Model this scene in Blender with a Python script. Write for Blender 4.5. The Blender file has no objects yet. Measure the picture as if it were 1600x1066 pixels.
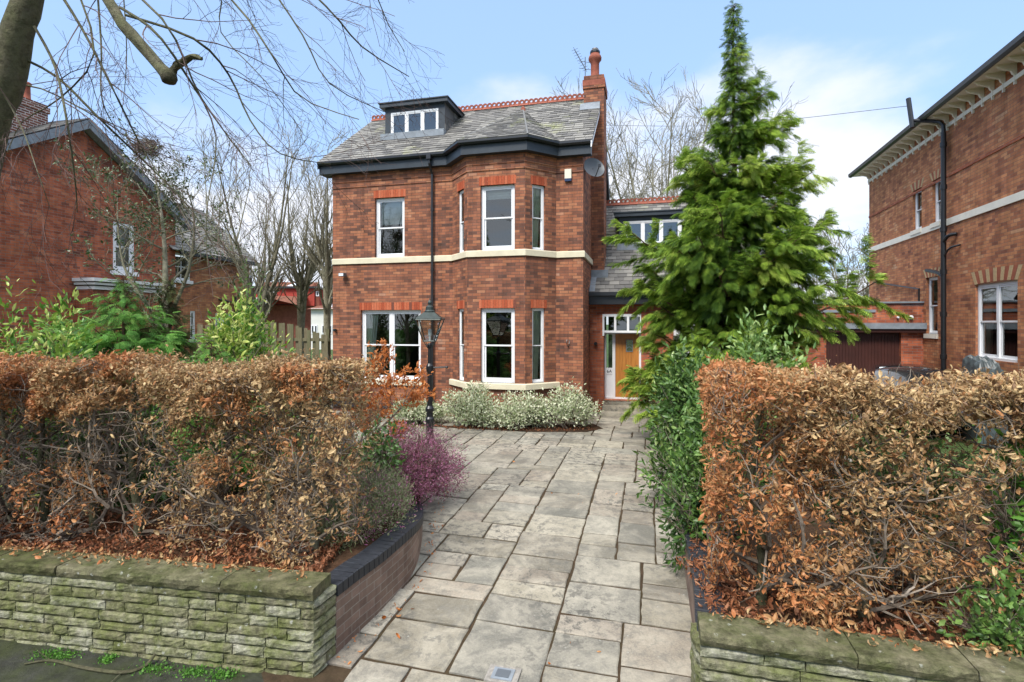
import bpy, math, random
import numpy as np
from math import radians as R, sin, cos, pi
from mathutils import Vector
rng = np.random.default_rng(7); random.seed(7)
SC = bpy.context.scene; COL = SC.collection
# ------------------------------------------------------------ camera, sky, sun, exposure
F, HZ, CH = 836.0, 505.0, 2.8
cam = bpy.data.objects.new('camera', bpy.data.cameras.new('camera')); COL.objects.link(cam)
cam.location = (0, 0, CH); cam.rotation_euler = (R(90), 0, 0)
cam.data.sensor_width = 36; cam.data.lens = F/1600*36; cam.data.shift_y = -(533-HZ)/1600
cam.data.clip_start = .05; cam.data.clip_end = 2000
SC.camera = cam
SC.render.resolution_x, SC.render.resolution_y = 1024, 682
SUN_EL, SUN_AZ = R(50), R(210)     # azimuth clockwise from +Y: behind the camera; thin cloud keeps it soft
world = bpy.data.worlds.new('World'); SC.world = world; world.use_nodes = True
SC.view_settings.view_transform = 'Standard'; SC.view_settings.look = 'None'
SC.view_settings.exposure = 1.27; SC.view_settings.gamma = 1
sun = bpy.data.objects.new('sun', bpy.data.lights.new('sun', 'SUN')); COL.objects.link(sun)
sun.data.energy = 2.0; sun.data.angle = R(20); sun.data.color = (1, .95, .88)
sun.rotation_euler = (pi/2-SUN_EL, 0, pi-SUN_AZ)

def N(nt, kind, ins=None, **props):
    n = nt.nodes.new('ShaderNode'+kind)
    for k, v in props.items(): setattr(n, k, v)
    for k, v in (ins or {}).items():
        if isinstance(v, bpy.types.NodeSocket): nt.links.new(v, n.inputs[k])
        else:
            if isinstance(v, tuple) and len(v) == 3 and n.inputs[k].type == 'RGBA': v = (*v, 1)
            n.inputs[k].default_value = v
    return n
def ramp(nt, fac, stops, interp='LINEAR'):
    n = nt.nodes.new('ShaderNodeValToRGB'); n.color_ramp.interpolation = interp
    e = n.color_ramp.elements
    while len(e) < len(stops): e.new(.5)
    for el, (p, c) in zip(e, stops):
        el.position = p; el.color = (*c, 1) if isinstance(c, tuple) else (c, c, c, 1)
    nt.links.new(fac, n.inputs[0]); return n.outputs[0]
def mixc(nt, f, a, b, mode='MIX'):
    n = nt.nodes.new('ShaderNodeMix'); n.data_type = 'RGBA'; n.blend_type = mode
    for s, v in ((n.inputs[0], f), (n.inputs[6], a), (n.inputs[7], b)):
        if isinstance(v, bpy.types.NodeSocket): nt.links.new(v, s)
        else: s.default_value = (*v, 1) if isinstance(v, tuple) else v
    return n.outputs[2]
def mth(nt, op, a, b=0.0):
    n = nt.nodes.new('ShaderNodeMath'); n.operation = op
    for s, v in ((n.inputs[0], a), (n.inputs[1], b)):
        if isinstance(v, bpy.types.NodeSocket): nt.links.new(v, s)
        else: s.default_value = v
    return n.outputs[0]

# world: Nishita sky with soft clouds
nt = world.node_tree; nt.nodes.clear()
sky = N(nt, 'TexSky', sky_type='NISHITA', sun_disc=False, sun_elevation=SUN_EL, sun_rotation=SUN_AZ,
        altitude=50, air_density=1.0, dust_density=.6, ozone_density=1.6)
tc = N(nt, 'TexCoord')
sx = N(nt, 'SeparateXYZ', {0: tc.outputs['Generated']})
zz = mth(nt, 'ADD', mth(nt, 'MAXIMUM', sx.outputs[2], 0.0), .16)
cv = N(nt, 'CombineXYZ', {0: mth(nt, 'DIVIDE', sx.outputs[0], zz), 1: mth(nt, 'DIVIDE', sx.outputs[1], zz), 2: 1.7})
n1 = N(nt, 'TexNoise', {'Vector': cv.outputs[0], 'Scale': .62, 'Detail': 7, 'Roughness': .52, 'Distortion': .25})
n2 = N(nt, 'TexNoise', {'Vector': cv.outputs[0], 'Scale': .23, 'Detail': 2})
cl = mth(nt, 'ADD', mth(nt, 'MULTIPLY', n1.outputs[0], .75), mth(nt, 'MULTIPLY', n2.outputs[0], .35))
low = mth(nt, 'MULTIPLY', mth(nt, 'SUBTRACT', 1.0, mth(nt, 'MINIMUM', mth(nt, 'MULTIPLY', mth(nt, 'MAXIMUM', sx.outputs[2], 0.0), 2.2), 1.0)), .12)
cl = mth(nt, 'ADD', cl, low)
cf = ramp(nt, cl, [(.575, 0.0), (.68, .92)], 'EASE')
haze = mixc(nt, .68, sky.outputs[0], (2.0, 3.0, 4.75))
skc = mixc(nt, cf, haze, (4.0, 4.1, 4.45))
ov = N(nt, 'MapRange', {0: sx.outputs[2], 1: .56, 2: .80, 3: 0.0, 4: .80}).outputs[0]     # added brightness in the unseen upper sky, to light the side walls
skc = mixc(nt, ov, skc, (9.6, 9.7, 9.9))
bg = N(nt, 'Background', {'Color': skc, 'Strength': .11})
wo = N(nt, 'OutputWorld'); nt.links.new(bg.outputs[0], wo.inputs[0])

# ------------------------------------------------------------ materials
M = {}
def newmat(name, rough=.7, spec=.3):
    m = bpy.data.materials.new(name); m.use_nodes = True; t = m.node_tree; t.nodes.clear()
    b = N(t, 'BsdfPrincipled', {'Roughness': rough, 'Specular IOR Level': spec}); o = N(t, 'OutputMaterial')
    t.links.new(b.outputs[0], o.inputs[0]); M[name] = m
    return m, t, b, o
def bump(t, b, h, s=.5, d=.01):
    n = N(t, 'Bump', {'Height': h, 'Strength': s, 'Distance': d}); t.links.new(n.outputs[0], b.inputs['Normal'])
def obj_co(t): return N(t, 'TexCoord').outputs['Object']
def rnd(t): return N(t, 'Attribute', attribute_name='rnd').outputs['Fac']
def m_plain(name, c, rough=.5, spec=.4, var=.12, scale=9, bmp=0.0, metal=0.0):
    m, t, b, o = newmat(name, rough, spec); b.inputs['Metallic'].default_value = metal
    n = N(t, 'TexNoise', {'Vector': obj_co(t), 'Scale': scale, 'Detail': 6, 'Roughness': .65})
    f = ramp(t, n.outputs[0], [(.3, 1-var), (.7, 1+var*.3)])
    t.links.new(mixc(t, 1.0, c, f, 'MULTIPLY'), b.inputs['Base Color'])
    if bmp: bump(t, b, n.outputs[0], bmp, .01)
def m_brick(name, stops, mortar, bw=.225, rh=.075, ms=.010, dirt=.25, bmp=.6, soot=.0, green=0.0):
    m, t, b, o = newmat(name, .85, .2)
    uv = N(t, 'UVMap', uv_map='UVMap').outputs[0]
    jn = N(t, 'TexNoise', {'Vector': uv, 'Scale': 9, 'Detail': 2})
    uv2 = N(t, 'VectorMath', {0: uv, 1: N(t, 'VectorMath', {0: jn.outputs['Color'], 'Scale': .006}, operation='SCALE').outputs[0]}, operation='ADD').outputs[0]
    br = N(t, 'TexBrick', {'Vector': uv2, 'Color1': (0, 0, 0), 'Color2': (1, 1, 1), 'Mortar': (.5, .5, .5), 'Scale': 1, 'Mortar Size': ms*.5, 'Mortar Smooth': .15, 'Bias': 0.0, 'Brick Width': bw, 'Row Height': rh})
    n = N(t, 'TexNoise', {'Vector': uv, 'Scale': .7, 'Detail': 3, 'Roughness': .6})
    nf = N(t, 'TexNoise', {'Vector': uv, 'Scale': 55, 'Detail': 4, 'Roughness': .7})
    v = mth(t, 'ADD', mth(t, 'ADD', mth(t, 'MULTIPLY', br.outputs[0], .72), .15), mth(t, 'MULTIPLY', mth(t, 'SUBTRACT', n.outputs[0], .5), .9))
    v = mth(t, 'ADD', v, mth(t, 'MULTIPLY', mth(t, 'SUBTRACT', nf.outputs[0], .5), .35))
    c = ramp(t, v, stops)
    mc = mixc(t, nf.outputs[0], tuple(x*.7 for x in mortar), tuple(x*1.2 for x in mortar))
    c = mixc(t, br.outputs[1], c, mc)
    n3 = N(t, 'TexNoise', {'Vector': uv, 'Scale': 1.9, 'Detail': 6, 'Roughness': .65})
    c = mixc(t, 1.0, c, ramp(t, n3.outputs[0], [(.32, 1-dirt), (.62, 1.05)]), 'MULTIPLY')
    mp_ = N(t, 'Mapping', {0: uv, 3: (5.5, .55, 1)}); n6 = N(t, 'TexNoise', {'Vector': mp_.outputs[0], 'Scale': 1, 'Detail': 6, 'Roughness': .7})
    c = mixc(t, 1.0, c, ramp(t, n6.outputs[0], [(.34, .74), (.60, 1.04)]), 'MULTIPLY')
    if green: c = mixc(t, ramp(t, n3.outputs[0], [(.45, 0.0), (.7, green)]), c, (.09, .10, .05))
    t.links.new(c, b.inputs['Base Color'])
    h = mth(t, 'SUBTRACT', mth(t, 'MULTIPLY', nf.outputs[0], .25), br.outputs[1])
    bump(t, b, h, bmp, .008)
def m_leaf(name, stops, rough=.55, spec=.3, trans=.25, var=.0):
    m, t, b, o = newmat(name, rough, spec)
    c = ramp(t, rnd(t), stops)
    t.links.new(c, b.inputs['Base Color'])
    tr = N(t, 'BsdfTranslucent', {'Color': c}); mx = N(t, 'MixShader', {0: trans, 1: b.outputs[0], 2: tr.outputs[0]})
    t.links.new(mx.outputs[0], o.inputs[0])
def m_stone(name, stops, moss, mosscol, fine=30, bmp=.8, dark=.5, lichen=0.0, scale=3.0, litter=0.0):
    m, t, b, o = newmat(name, .9, .15)
    oc = obj_co(t)
    n = N(t, 'TexNoise', {'Vector': oc, 'Scale': scale, 'Detail': 7, 'Roughness': .68})
    nf = N(t, 'TexNoise', {'Vector': oc, 'Scale': fine, 'Detail': 6, 'Roughness': .7})
    v = mth(t, 'ADD', mth(t, 'MULTIPLY', rnd(t), .55), mth(t, 'MULTIPLY', mth(t, 'ADD', n.outputs[0], mth(t, 'MULTIPLY', nf.outputs[0], .5)), .42))
    c = ramp(t, v, stops)
    n2 = N(t, 'TexNoise', {'Vector': oc, 'Scale': scale*.8, 'Detail': 8, 'Roughness': .75, 'Distortion': .4})
    c = mixc(t, ramp(t, n2.outputs[0], [(.5-.28*moss, 0.0), (.78-.25*moss, min(1, moss*1.3))]), c, mosscol)
    n4 = N(t, 'TexNoise', {'Vector': oc, 'Scale': scale*2.3, 'Detail': 9, 'Roughness': .8})
    c = mixc(t, 1.0, c, ramp(t, n4.outputs[0], [(.36, 1-dark), (.58, 1.08)]), 'MULTIPLY')
    if lichen:
        vo = N(t, 'TexVoronoi', {'Vector': oc, 'Scale': 9, 'Randomness': 1})
        l = mth(t, 'MULTIPLY', ramp(t, vo.outputs['Distance'], [(.10, 1.0), (.16, 0.0)]), ramp(t, nf.outputs[0], [(.45, 0.0), (.55, lichen)]))
        c = mixc(t, l, c, (.42, .43, .38))
    t.links.new(c, b.inputs['Base Color'])
    bump(t, b, mth(t, 'ADD', nf.outputs[0], mth(t, 'MULTIPLY', n4.outputs[0], 1.5)), bmp, .012)

m_brick('brick', [(0, (.095, .055, .044)), (.2, (.165, .072, .048)), (.42, (.26, .105, .064)), (.65, (.345, .13, .068)), (.88, (.42, .185, .098)), (1, (.42, .24, .165))], (.125, .088, .070), dirt=.22)
m_brick('brick_dark', [(0, (.13, .052, .036)), (.2, (.28, .080, .044)), (.5, (.42, .115, .056)), (.8, (.50, .155, .074)), (1, (.54, .22, .12))], (.25, .19, .16), ms=.011, dirt=.3)
m_brick('brick_orange', [(0, (.21, .085, .055)), (.22, (.36, .14, .075)), (.5, (.50, .20, .095)), (.8, (.58, .26, .12)), (1, (.62, .36, .21))], (.24, .16, .12), dirt=.3)
m_brick('brick_drive', [(0, (.20, .135, .105)), (.5, (.27, .18, .14)), (1, (.36, .25, .20))], (.36, .31, .26), dirt=.4, ms=.009, green=.2, bmp=.15)
m_brick('brick_rubbed', [(0, (.30, .062, .030)), (.5, (.42, .10, .045)), (1, (.50, .15, .07))], (.22, .10, .07), bw=10, rh=.30, dirt=.15)
m_brick('brick_arch', [(0, (.33, .10, .06)), (1, (.40, .14, .08))], (.2, .12, .1), bw=2, rh=2, dirt=.3)
m_plain('pale_brick', (.50, .36, .20), .85, .2, .3, 20)
m_plain('cream_stone', (.66, .60, .44), .8, .2, .16, 3)
m_plain('cream_paint', (.80, .76, .65), .6, .3, .12, 3)
m_plain('white_paint', (.78, .79, .80), .35, .5, .06, 4)
m_plain('black_paint', (.018, .020, .023), .35, .5, .3, 5)
m_plain('fascia_grey', (.030, .040, .050), .45, .4, .3, 3)
m_plain('terracotta', (.29, .095, .062), .8, .2, .35, 8)
m_plain('lead', (.22, .25, .28), .55, .4, .3, 6)
m_plain('engineering_brick', (.026, .029, .036), .5, .4, .35, 14)
m_plain('black_iron', (.012, .013, .015), .33, .5, .3, 15, .1)
m_plain('plastic_grey', (.10, .115, .13), .4, .4, .1, 5)
m_plain('blue_plastic', (.012, .035, .10), .4, .4, .1, 5)
m_plain('cream_plastic', (.72, .68, .55), .4, .4, .1, 5)
m_plain('curtain', (.85, .86, .76), .9, .1, .15, 6)
m_plain('blind', (.88, .88, .84), .9, .1, .06, 6)
m_plain('interior', (.045, .040, .035), .95, .1, .3, 2)
m_plain('brown_door', (.055, .016, .011), .5, .4, .3, 3)
m_plain('render_white', (.68, .67, .62), .9, .1, .15, 1)
m_plain('rooflight', (.75, .8, .85), .2, .5, .05, 1)
m_plain('red_tile_hung', (.36, .055, .04), .85, .2, .3, 3)
m_plain('brick_far', (.22, .075, .05), .9, .2, .4, 3)
m_plain('tile_far', (.20, .085, .055), .9, .2, .4, 4)
m_plain('copper_frame', (.035, .050, .045), .4, .6, .4, 12, .1, .4)
m_plain('tarp', (.075, .095, .10), .4, .4, .5, 7, .4)
m_plain('wood_post', (.12, .07, .045), .9, .1, .5, 25, .6)
m_plain('gravel_light', (.30, .28, .25), .95, .1, .4, 30, .6)
m_plain('tyre', (.012, .012, .012), .8, .2, .2, 9)
m_plain('chrome', (.5, .5, .52), .2, .5, .1, 9, 0, .9)
m, t, b, o = newmat('car_paint', .18, .6); b.inputs['Base Color'].default_value = (.010, .011, .013, 1); b.inputs['Coat Weight'].default_value = 1
m, t, b, o = newmat('varnished_wood', .4, .45)
oc = obj_co(t); mp = N(t, 'Mapping', {0: oc, 3: (14, 14, 1.2)})
n = N(t, 'TexNoise', {'Vector': mp.outputs[0], 'Scale': 2.2, 'Detail': 6, 'Roughness': .6})
t.links.new(ramp(t, n.outputs[0], [(.25, (.30, .115, .022)), (.6, (.48, .20, .040)), (.8, (.56, .26, .065))]), b.inputs['Base Color'])
m, t, b, o = newmat('fence_wood', .9, .1)
oc = obj_co(t); mp = N(t, 'Mapping', {0: oc, 3: (9, 9, .9)})
n = N(t, 'TexNoise', {'Vector': mp.outputs[0], 'Scale': 4, 'Detail': 7, 'Roughness': .7})
c = ramp(t, n.outputs[0], [(.25, (.075, .062, .040)), (.5, (.165, .135, .085)), (.75, (.24, .205, .135))])
t.links.new(mixc(t, ramp(t, rnd(t), [(0, 0.0), (1, .45)]), c, (.08, .10, .045)), b.inputs['Base Color']); bump(t, b, n.outputs[0], .6, .01)
# slates: per-slate grey, yellow-green moss
def m_slate(name, stops, moss=.35):
    m, t, b, o = newmat(name, .6, .35)
    oc = obj_co(t)
    n = N(t, 'TexNoise', {'Vector': oc, 'Scale': .9, 'Detail': 7, 'Roughness': .7})
    nf = N(t, 'TexNoise', {'Vector': oc, 'Scale': 26, 'Detail': 5, 'Roughness': .7})
    c = ramp(t, mth(t, 'ADD', mth(t, 'MULTIPLY', rnd(t), .75), mth(t, 'MULTIPLY', nf.outputs[0], .35)), stops)
    f = mth(t, 'MULTIPLY', ramp(t, n.outputs[0], [(.56, 0.0), (.70, 1.0)]), ramp(t, nf.outputs[0], [(.40, 0.0), (.6, 1.0)]))
    c = mixc(t, mth(t, 'MULTIPLY', f, moss), c, (.34, .37, .10))
    t.links.new(c, b.inputs['Base Color']); bump(t, b, nf.outputs[0], .4, .006)
m_slate('slate', [(.05, (.055, .054, .052)), (.35, (.11, .106, .100)), (.65, (.165, .158, .145)), (1, (.245, .235, .21))], .9)
m_slate('slate_side', [(.05, (.05, .05, .05)), (.5, (.10, .10, .098)), (1, (.16, .16, .15))], .3)
m_stone('sandstone_block', [(.15, (.12, .11, .075)), (.4, (.27, .245, .165)), (.62, (.37, .345, .245)), (.85, (.50, .48, .39))], .66, (.15, .175, .05), bmp=1.0, dark=.62, lichen=.7, scale=7, fine=60)
m_stone('sandstone_coping', [(.2, (.10, .088, .052)), (.5, (.165, .145, .085)), (.8, (.25, .225, .145))], .66, (.070, .086, .024), bmp=1, dark=.62, lichen=.7, scale=4.5, fine=50)
def m_paving():
    m, t, b, o = newmat('paving', .85, .2); oc = obj_co(t); r = rnd(t)
    hue = ramp(t, mth(t, 'FRACT', mth(t, 'MULTIPLY', r, 7.3)), [(0, (.40, .36, .275)), (.25, (.36, .335, .27)), (.5, (.43, .365, .29)), (.75, (.33, .32, .27)), (1, (.45, .41, .33))])
    val = ramp(t, r, [(0, .42), (.5, .60), (1, .82)])
    c = mixc(t, 1.0, hue, val, 'MULTIPLY')
    n1 = N(t, 'TexNoise', {'Vector': oc, 'Scale': 2.1, 'Detail': 8, 'Roughness': .7, 'Distortion': .6}); n2 = N(t, 'TexNoise', {'Vector': oc, 'Scale': 9, 'Detail': 9, 'Roughness': .78, 'Distortion': .3}); n3 = N(t, 'TexNoise', {'Vector': oc, 'Scale': 60, 'Detail': 5, 'Roughness': .75})
    n5 = N(t, 'TexNoise', {'Vector': oc, 'Scale': .55, 'Detail': 3})
    c = mixc(t, 1.0, c, ramp(t, n3.outputs[0], [(.3, .72), (.7, 1.2)]), 'MULTIPLY')
    c = mixc(t, ramp(t, n2.outputs[0], [(.46, 0.0), (.62, .55)]), c, (.17, .165, .145))
    c = mixc(t, ramp(t, n1.outputs[0], [(.42, 0.0), (.66, .5)]), c, (.50, .46, .37))
    blk = mth(t, 'MULTIPLY', ramp(t, n5.outputs[0], [(.46, .25), (.58, 1.0)]), ramp(t, n2.outputs[0], [(.50, 0.0), (.57, .75)]))
    c = mixc(t, blk, c, (.075, .072, .065))
    vo = N(t, 'TexVoronoi', {'Vector': oc, 'Scale': 13}); l = mth(t, 'MULTIPLY', ramp(t, vo.outputs['Distance'], [(.10, 1.0), (.15, 0.0)]), ramp(t, n2.outputs[0], [(.50, 0.0), (.60, .45)]))
    c = mixc(t, l, c, (.50, .49, .43))
    t.links.new(c, b.inputs['Base Color']); bump(t, b, mth(t, 'ADD', mth(t, 'MULTIPLY', n2.outputs[0], 1.6), mth(t, 'MULTIPLY', n3.outputs[0], .5)), .55, .012)
m_paving()
m_stone('joint_soil', [(.2, (.035, .022, .014)), (.6, (.075, .05, .03)), (.9, (.12, .08, .05))], .3, (.04, .05, .018), bmp=1, dark=.4)
m_stone('soil_mat', [(.2, (.028, .016, .010)), (.5, (.065, .034, .020)), (.9, (.13, .070, .038))], .25, (.035, .035, .014), bmp=1, dark=.4, fine=40)
m_stone('asphalt', [(.2, (.03, .032, .028)), (.5, (.05, .05, .045)), (.9, (.08, .08, .07))], .55, (.050, .062, .018), bmp=1, dark=.4, fine=60)
m_stone('grass_mat', [(.2, (.03, .05, .018)), (.6, (.06, .10, .03)), (.9, (.10, .13, .05))], .4, (.05, .075, .022), bmp=1, dark=.3)
m_stone('bark', [(.2, (.045, .040, .028)), (.5, (.12, .105, .072)), (.85, (.22, .20, .145))], .55, (.115, .125, .055), bmp=1, dark=.5, scale=6, fine=45)
m_stone('bark_grey', [(.2, (.09, .08, .06)), (.5, (.25, .225, .16)), (.85, (.38, .35, .26))], .5, (.10, .105, .055), bmp=1, dark=.4, scale=5)
m_stone('bark_conifer', [(.2, (.04, .022, .014)), (.5, (.09, .05, .032)), (.85, (.14, .09, .06))], .1, (.09, .1, .05), bmp=1, dark=.4, scale=7)
m_stone('twig_red', [(.2, (.045, .028, .026)), (.5, (.10, .064, .056)), (.85, (.18, .125, .11))], .15, (.08, .08, .05), bmp=.3, dark=.3, scale=7)
m_stone('twig_grey', [(.15, (.05, .038, .028)), (.5, (.15, .118, .090)), (.85, (.30, .25, .20))], .15, (.07, .08, .045), bmp=.3, dark=.3, scale=7)
m_leaf('beech_leaf', [(0, (.36, .13, .045)), (.22, (.50, .21, .080)), (.42, (.44, .235, .095)), (.60, (.30, .17, .075)), (.80, (.60, .43, .215)), (1, (.19, .105, .05))], .5, .35, .18)
m_leaf('orange_leaf', [(0, (.36, .105, .020)), (.5, (.58, .20, .050)), (1, (.66, .32, .13))], .5, .3, .3)
m_leaf('litter_leaf', [(0, (.12, .040, .018)), (.5, (.26, .095, .040)), (1, (.36, .18, .10))], .7, .2, .05)
m_leaf('conifer_leaf', [(0, (.014, .036, .009)), (.3, (.065, .135, .020)), (.55, (.17, .29, .034)), (.8, (.34, .47, .06)), (1, (.48, .56, .13))], .55, .25, .3)
m_leaf('conifer_bright', [(0, (.03, .09, .022)), (.4, (.095, .25, .045)), (.8, (.20, .42, .075)), (1, (.36, .55, .14))], .55, .25, .35)
m_leaf('conifer_dull', [(0, (.03, .045, .018)), (.5, (.085, .11, .035)), (1, (.16, .17, .06))], .6, .2, .3)
m_leaf('rhodo_leaf', [(0, (.024, .060, .014)), (.5, (.075, .155, .030)), (.8, (.15, .26, .055)), (1, (.28, .38, .12))], .42, .5, .15)
m_leaf('holly_leaf', [(0, (.02, .045, .014)), (.5, (.05, .09, .028)), (1, (.13, .17, .06))], .3, .5, .15)
m_leaf('variegated_leaf', [(0, (.14, .20, .08)), (.25, (.28, .36, .17)), (.55, (.55, .58, .38)), (1, (.75, .75, .58))], .5, .3, .2)
m_leaf('yellow_leaf', [(0, (.03, .085, .015)), (.45, (.10, .24, .03)), (.75, (.30, .42, .06)), (1, (.60, .62, .20))], .4, .4, .25)
m_leaf('heather_leaf', [(0, (.05, .06, .03)), (.35, (.12, .09, .055)), (.55, (.20, .075, .10)), (.78, (.36, .12, .22)), (1, (.52, .27, .38))], .7, .1, .2)
m_leaf('heather_green', [(0, (.09, .13, .05)), (.5, (.22, .26, .13)), (.75, (.32, .26, .18)), (.86, (.36, .10, .22)), (1, (.50, .25, .38))], .7, .1, .2)
m_leaf('bright_weed', [(0, (.05, .15, .02)), (1, (.17, .38, .06))], .5, .3, .3)
# window glass: dark, sharp reflections over a see-through pane
m = bpy.data.materials.new('glass'); m.use_nodes = True; t = m.node_tree; t.nodes.clear(); M['glass'] = m
fr = N(t, 'Fresnel', {'IOR': 1.75}); g = N(t, 'BsdfGlossy', {'Color': (.95, 1, 1), 'Roughness': .015}); tr = N(t, 'BsdfTransparent', {'Color': (.82, .88, .86)})
nn = N(t, 'TexNoise', {'Vector': obj_co(t), 'Scale': 1.3, 'Detail': 1}); bn = N(t, 'Bump', {'Height': nn.outputs[0], 'Strength': .08, 'Distance': .02})
t.links.new(bn.outputs[0], g.inputs['Normal'])
mx = N(t, 'MixShader', {0: mth(t, 'MINIMUM', mth(t, 'ADD', fr.outputs[0], .07), 1.0), 1: tr.outputs[0], 2: g.outputs[0]}); oo = N(t, 'OutputMaterial'); t.links.new(mx.outputs[0], oo.inputs[0])
# ------------------------------------------------------------ mesh building helpers
class MB:
    def __init__(s): s.v = []; s.l = []; s.n = []; s.r = []; s.uv = []; s.m = []; s.c = 0; s.hasuv = False
    def add(s, verts, faces, rnd=None, uv=None, mat=0):
        """verts (n,3); faces (m,k) array or list of tuples; rnd per face; uv per loop"""
        verts = np.asarray(verts, float).reshape(-1, 3)
        if isinstance(faces, np.ndarray):
            m, k = faces.shape; s.l.append((faces+s.c).ravel()); s.n.append(np.full(m, k))
        else:
            m = len(faces); s.n.append(np.array([len(f) for f in faces])); s.l.append(np.array([i for f in faces for i in f])+s.c)
        s.r.append(np.full(m, random.random()) if rnd is None else np.broadcast_to(np.asarray(rnd, float), (m,)))
        nl = int(s.n[-1].sum())
        if uv is None: s.uv.append(np.full((nl, 2), np.nan))
        else: s.uv.append(np.asarray(uv, float).reshape(nl, 2))
        s.m.append(np.full(m, mat)); s.v.append(verts); s.c += len(verts); return s
    def box(s, a, b, T=None, rnd=None, mat=0, jit=0.0):
        x0, y0, z0 = a; x1, y1, z1 = b
        P = np.array([(x, y, z) for x in (x0, x1) for y in (y0, y1) for z in (z0, z1)], float)
        if jit: P = P+rng.uniform(-jit, jit, P.shape)
        if T is not None: P = np.array([T(*p) for p in P])
        f = [(0, 1, 3, 2), (4, 6, 7, 5), (0, 4, 5, 1), (2, 3, 7, 6), (0, 2, 6, 4), (1, 5, 7, 3)]
        if (x1-x0)*(y1-y0)*(z1-z0) < 0: f = [q[::-1] for q in f]
        return s.add(P, f, rnd, mat=mat)
    def prism(s, poly, z0, z1, T=None, mat=0):
        n = len(poly); P = [(x, y, z0) for x, y in poly]+[(x, y, z1) for x, y in poly]
        if T: P = [T(*p) for p in P]
        return s.add(P, [tuple(range(n))[::-1], tuple(range(n, 2*n))]+[(i, (i+1) % n, n+(i+1) % n, n+i) for i in range(n)], mat=mat)
    def lathe(s, prof, c=(0, 0, 0), n=16, axis='z', cap=True, phase=0.0, mat=0):
        P = []; k = len(prof)
        for r, h in prof:
            for j in range(n):
                a = 2*pi*j/n+phase
                p = (r*cos(a), r*sin(a), h) if axis == 'z' else ((h, r*cos(a), r*sin(a)) if axis == 'x' else (r*sin(a), h, r*cos(a)))
                P.append((p[0]+c[0], p[1]+c[1], p[2]+c[2]))
        f = [(i*n+j, i*n+(j+1) % n, (i+1)*n+(j+1) % n, (i+1)*n+j) for i in range(k-1) for j in range(n)]
        if cap: f += [tuple(range(n))[::-1], tuple(range((k-1)*n, k*n))]
        return s.add(P, f, mat=mat)
    def build(s, name, mat, parent=None, smooth=False, loc=None):
        me = bpy.data.meshes.new(name)
        if s.v:
            V = np.concatenate(s.v); L = np.concatenate(s.l).astype(np.int32); n = np.concatenate(s.n).astype(np.int32)
            st = np.concatenate(([0], np.cumsum(n)[:-1])).astype(np.int32)
            me.vertices.add(len(V)); me.vertices.foreach_set('co', V.astype(np.float32).ravel())
            me.loops.add(len(L)); me.loops.foreach_set('vertex_index', L)
            me.polygons.add(len(n)); me.polygons.foreach_set('loop_start', st)
            me.update(calc_edges=True)
            UV = np.concatenate(s.uv); bad = np.isnan(UV[:, 0])
            if bad.any() and len(n) < 60000:
                fi = np.repeat(np.arange(len(n)), n); nx = np.arange(len(L))+1
                last = st+n-1; nx[last] = st; P = V[L]; Q = P[nx]
                cr = np.cross(P, Q); fn = np.zeros((len(n), 3)); np.add.at(fn, fi, cr)
                fn /= np.maximum(np.linalg.norm(fn, axis=1, keepdims=True), 1e-12)
                t = np.stack([-fn[:, 1], fn[:, 0], 0*fn[:, 0]], 1); ln = np.linalg.norm(t, axis=1, keepdims=True)
                t = np.where(ln > 1e-3, t/np.maximum(ln, 1e-9), np.array([[1., 0, 0]])); bb = np.cross(fn, t)
                U = np.stack([(P*t[fi]).sum(1), (P*bb[fi]).sum(1)], 1); UV[bad] = U[bad]
            UV = np.nan_to_num(UV)
            uvl = me.uv_layers.new(name='UVMap'); uvl.data.foreach_set('uv', UV.astype(np.float32).ravel())
            at = me.attributes.new('rnd', 'FLOAT', 'FACE'); at.data.foreach_set('value', np.concatenate(s.r).astype(np.float32))
            mats = mat if isinstance(mat, (list, tuple)) else [mat]
            for q in mats: me.materials.append(M[q])
            if len(mats) > 1: me.polygons.foreach_set('material_index', np.concatenate(s.m).astype(np.int32))
            me.polygons.foreach_set('use_smooth', np.full(len(n), smooth)); me.update()
        o = bpy.data.objects.new(name, me); COL.objects.link(o)
        if parent: o.parent = parent
        if loc: o.location = loc
        return o
def tag(o, label, cat, group=None):
    o['label'] = label; o['category'] = cat
    if group: o['group'] = group
    return o
def kind(o, k='structure'): o['kind'] = k; return o
def thing(name, label, cat, loc=(0, 0, 0), rz=0.0, group=None):
    o = bpy.data.objects.new(name, None); COL.objects.link(o); o.location = loc; o.rotation_euler = (0, 0, rz)
    o.empty_display_size = .2
    return tag(o, label, cat, group)
def copy_tree(o, parent=None):
    c = o.copy(); COL.objects.link(c); c.parent = parent
    for ch in o.children: copy_tree(ch, c)
    return c
def unit(a): return a/np.maximum(np.linalg.norm(a, axis=-1, keepdims=True), 1e-9)
def G(px, py, Y): return np.array([(px-800)/F*Y, Y, CH-(py-HZ)/F*Y])
GP = ([-1e4, 3.7, 4.3, 8.5, 14, 1e4], [-.04, -.04, 0, .189, .27, .27])
def gzv(Y): return np.interp(Y, *GP)
def gz(Y): return float(np.interp(Y, *GP))
def on_ground(px, py):
    Y = 8.
    for _ in range(60): Y = Y*.5+.5*(CH-gz(Y))*F/(py-HZ)
    return np.array([(px-800)/F*Y, Y])
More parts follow.
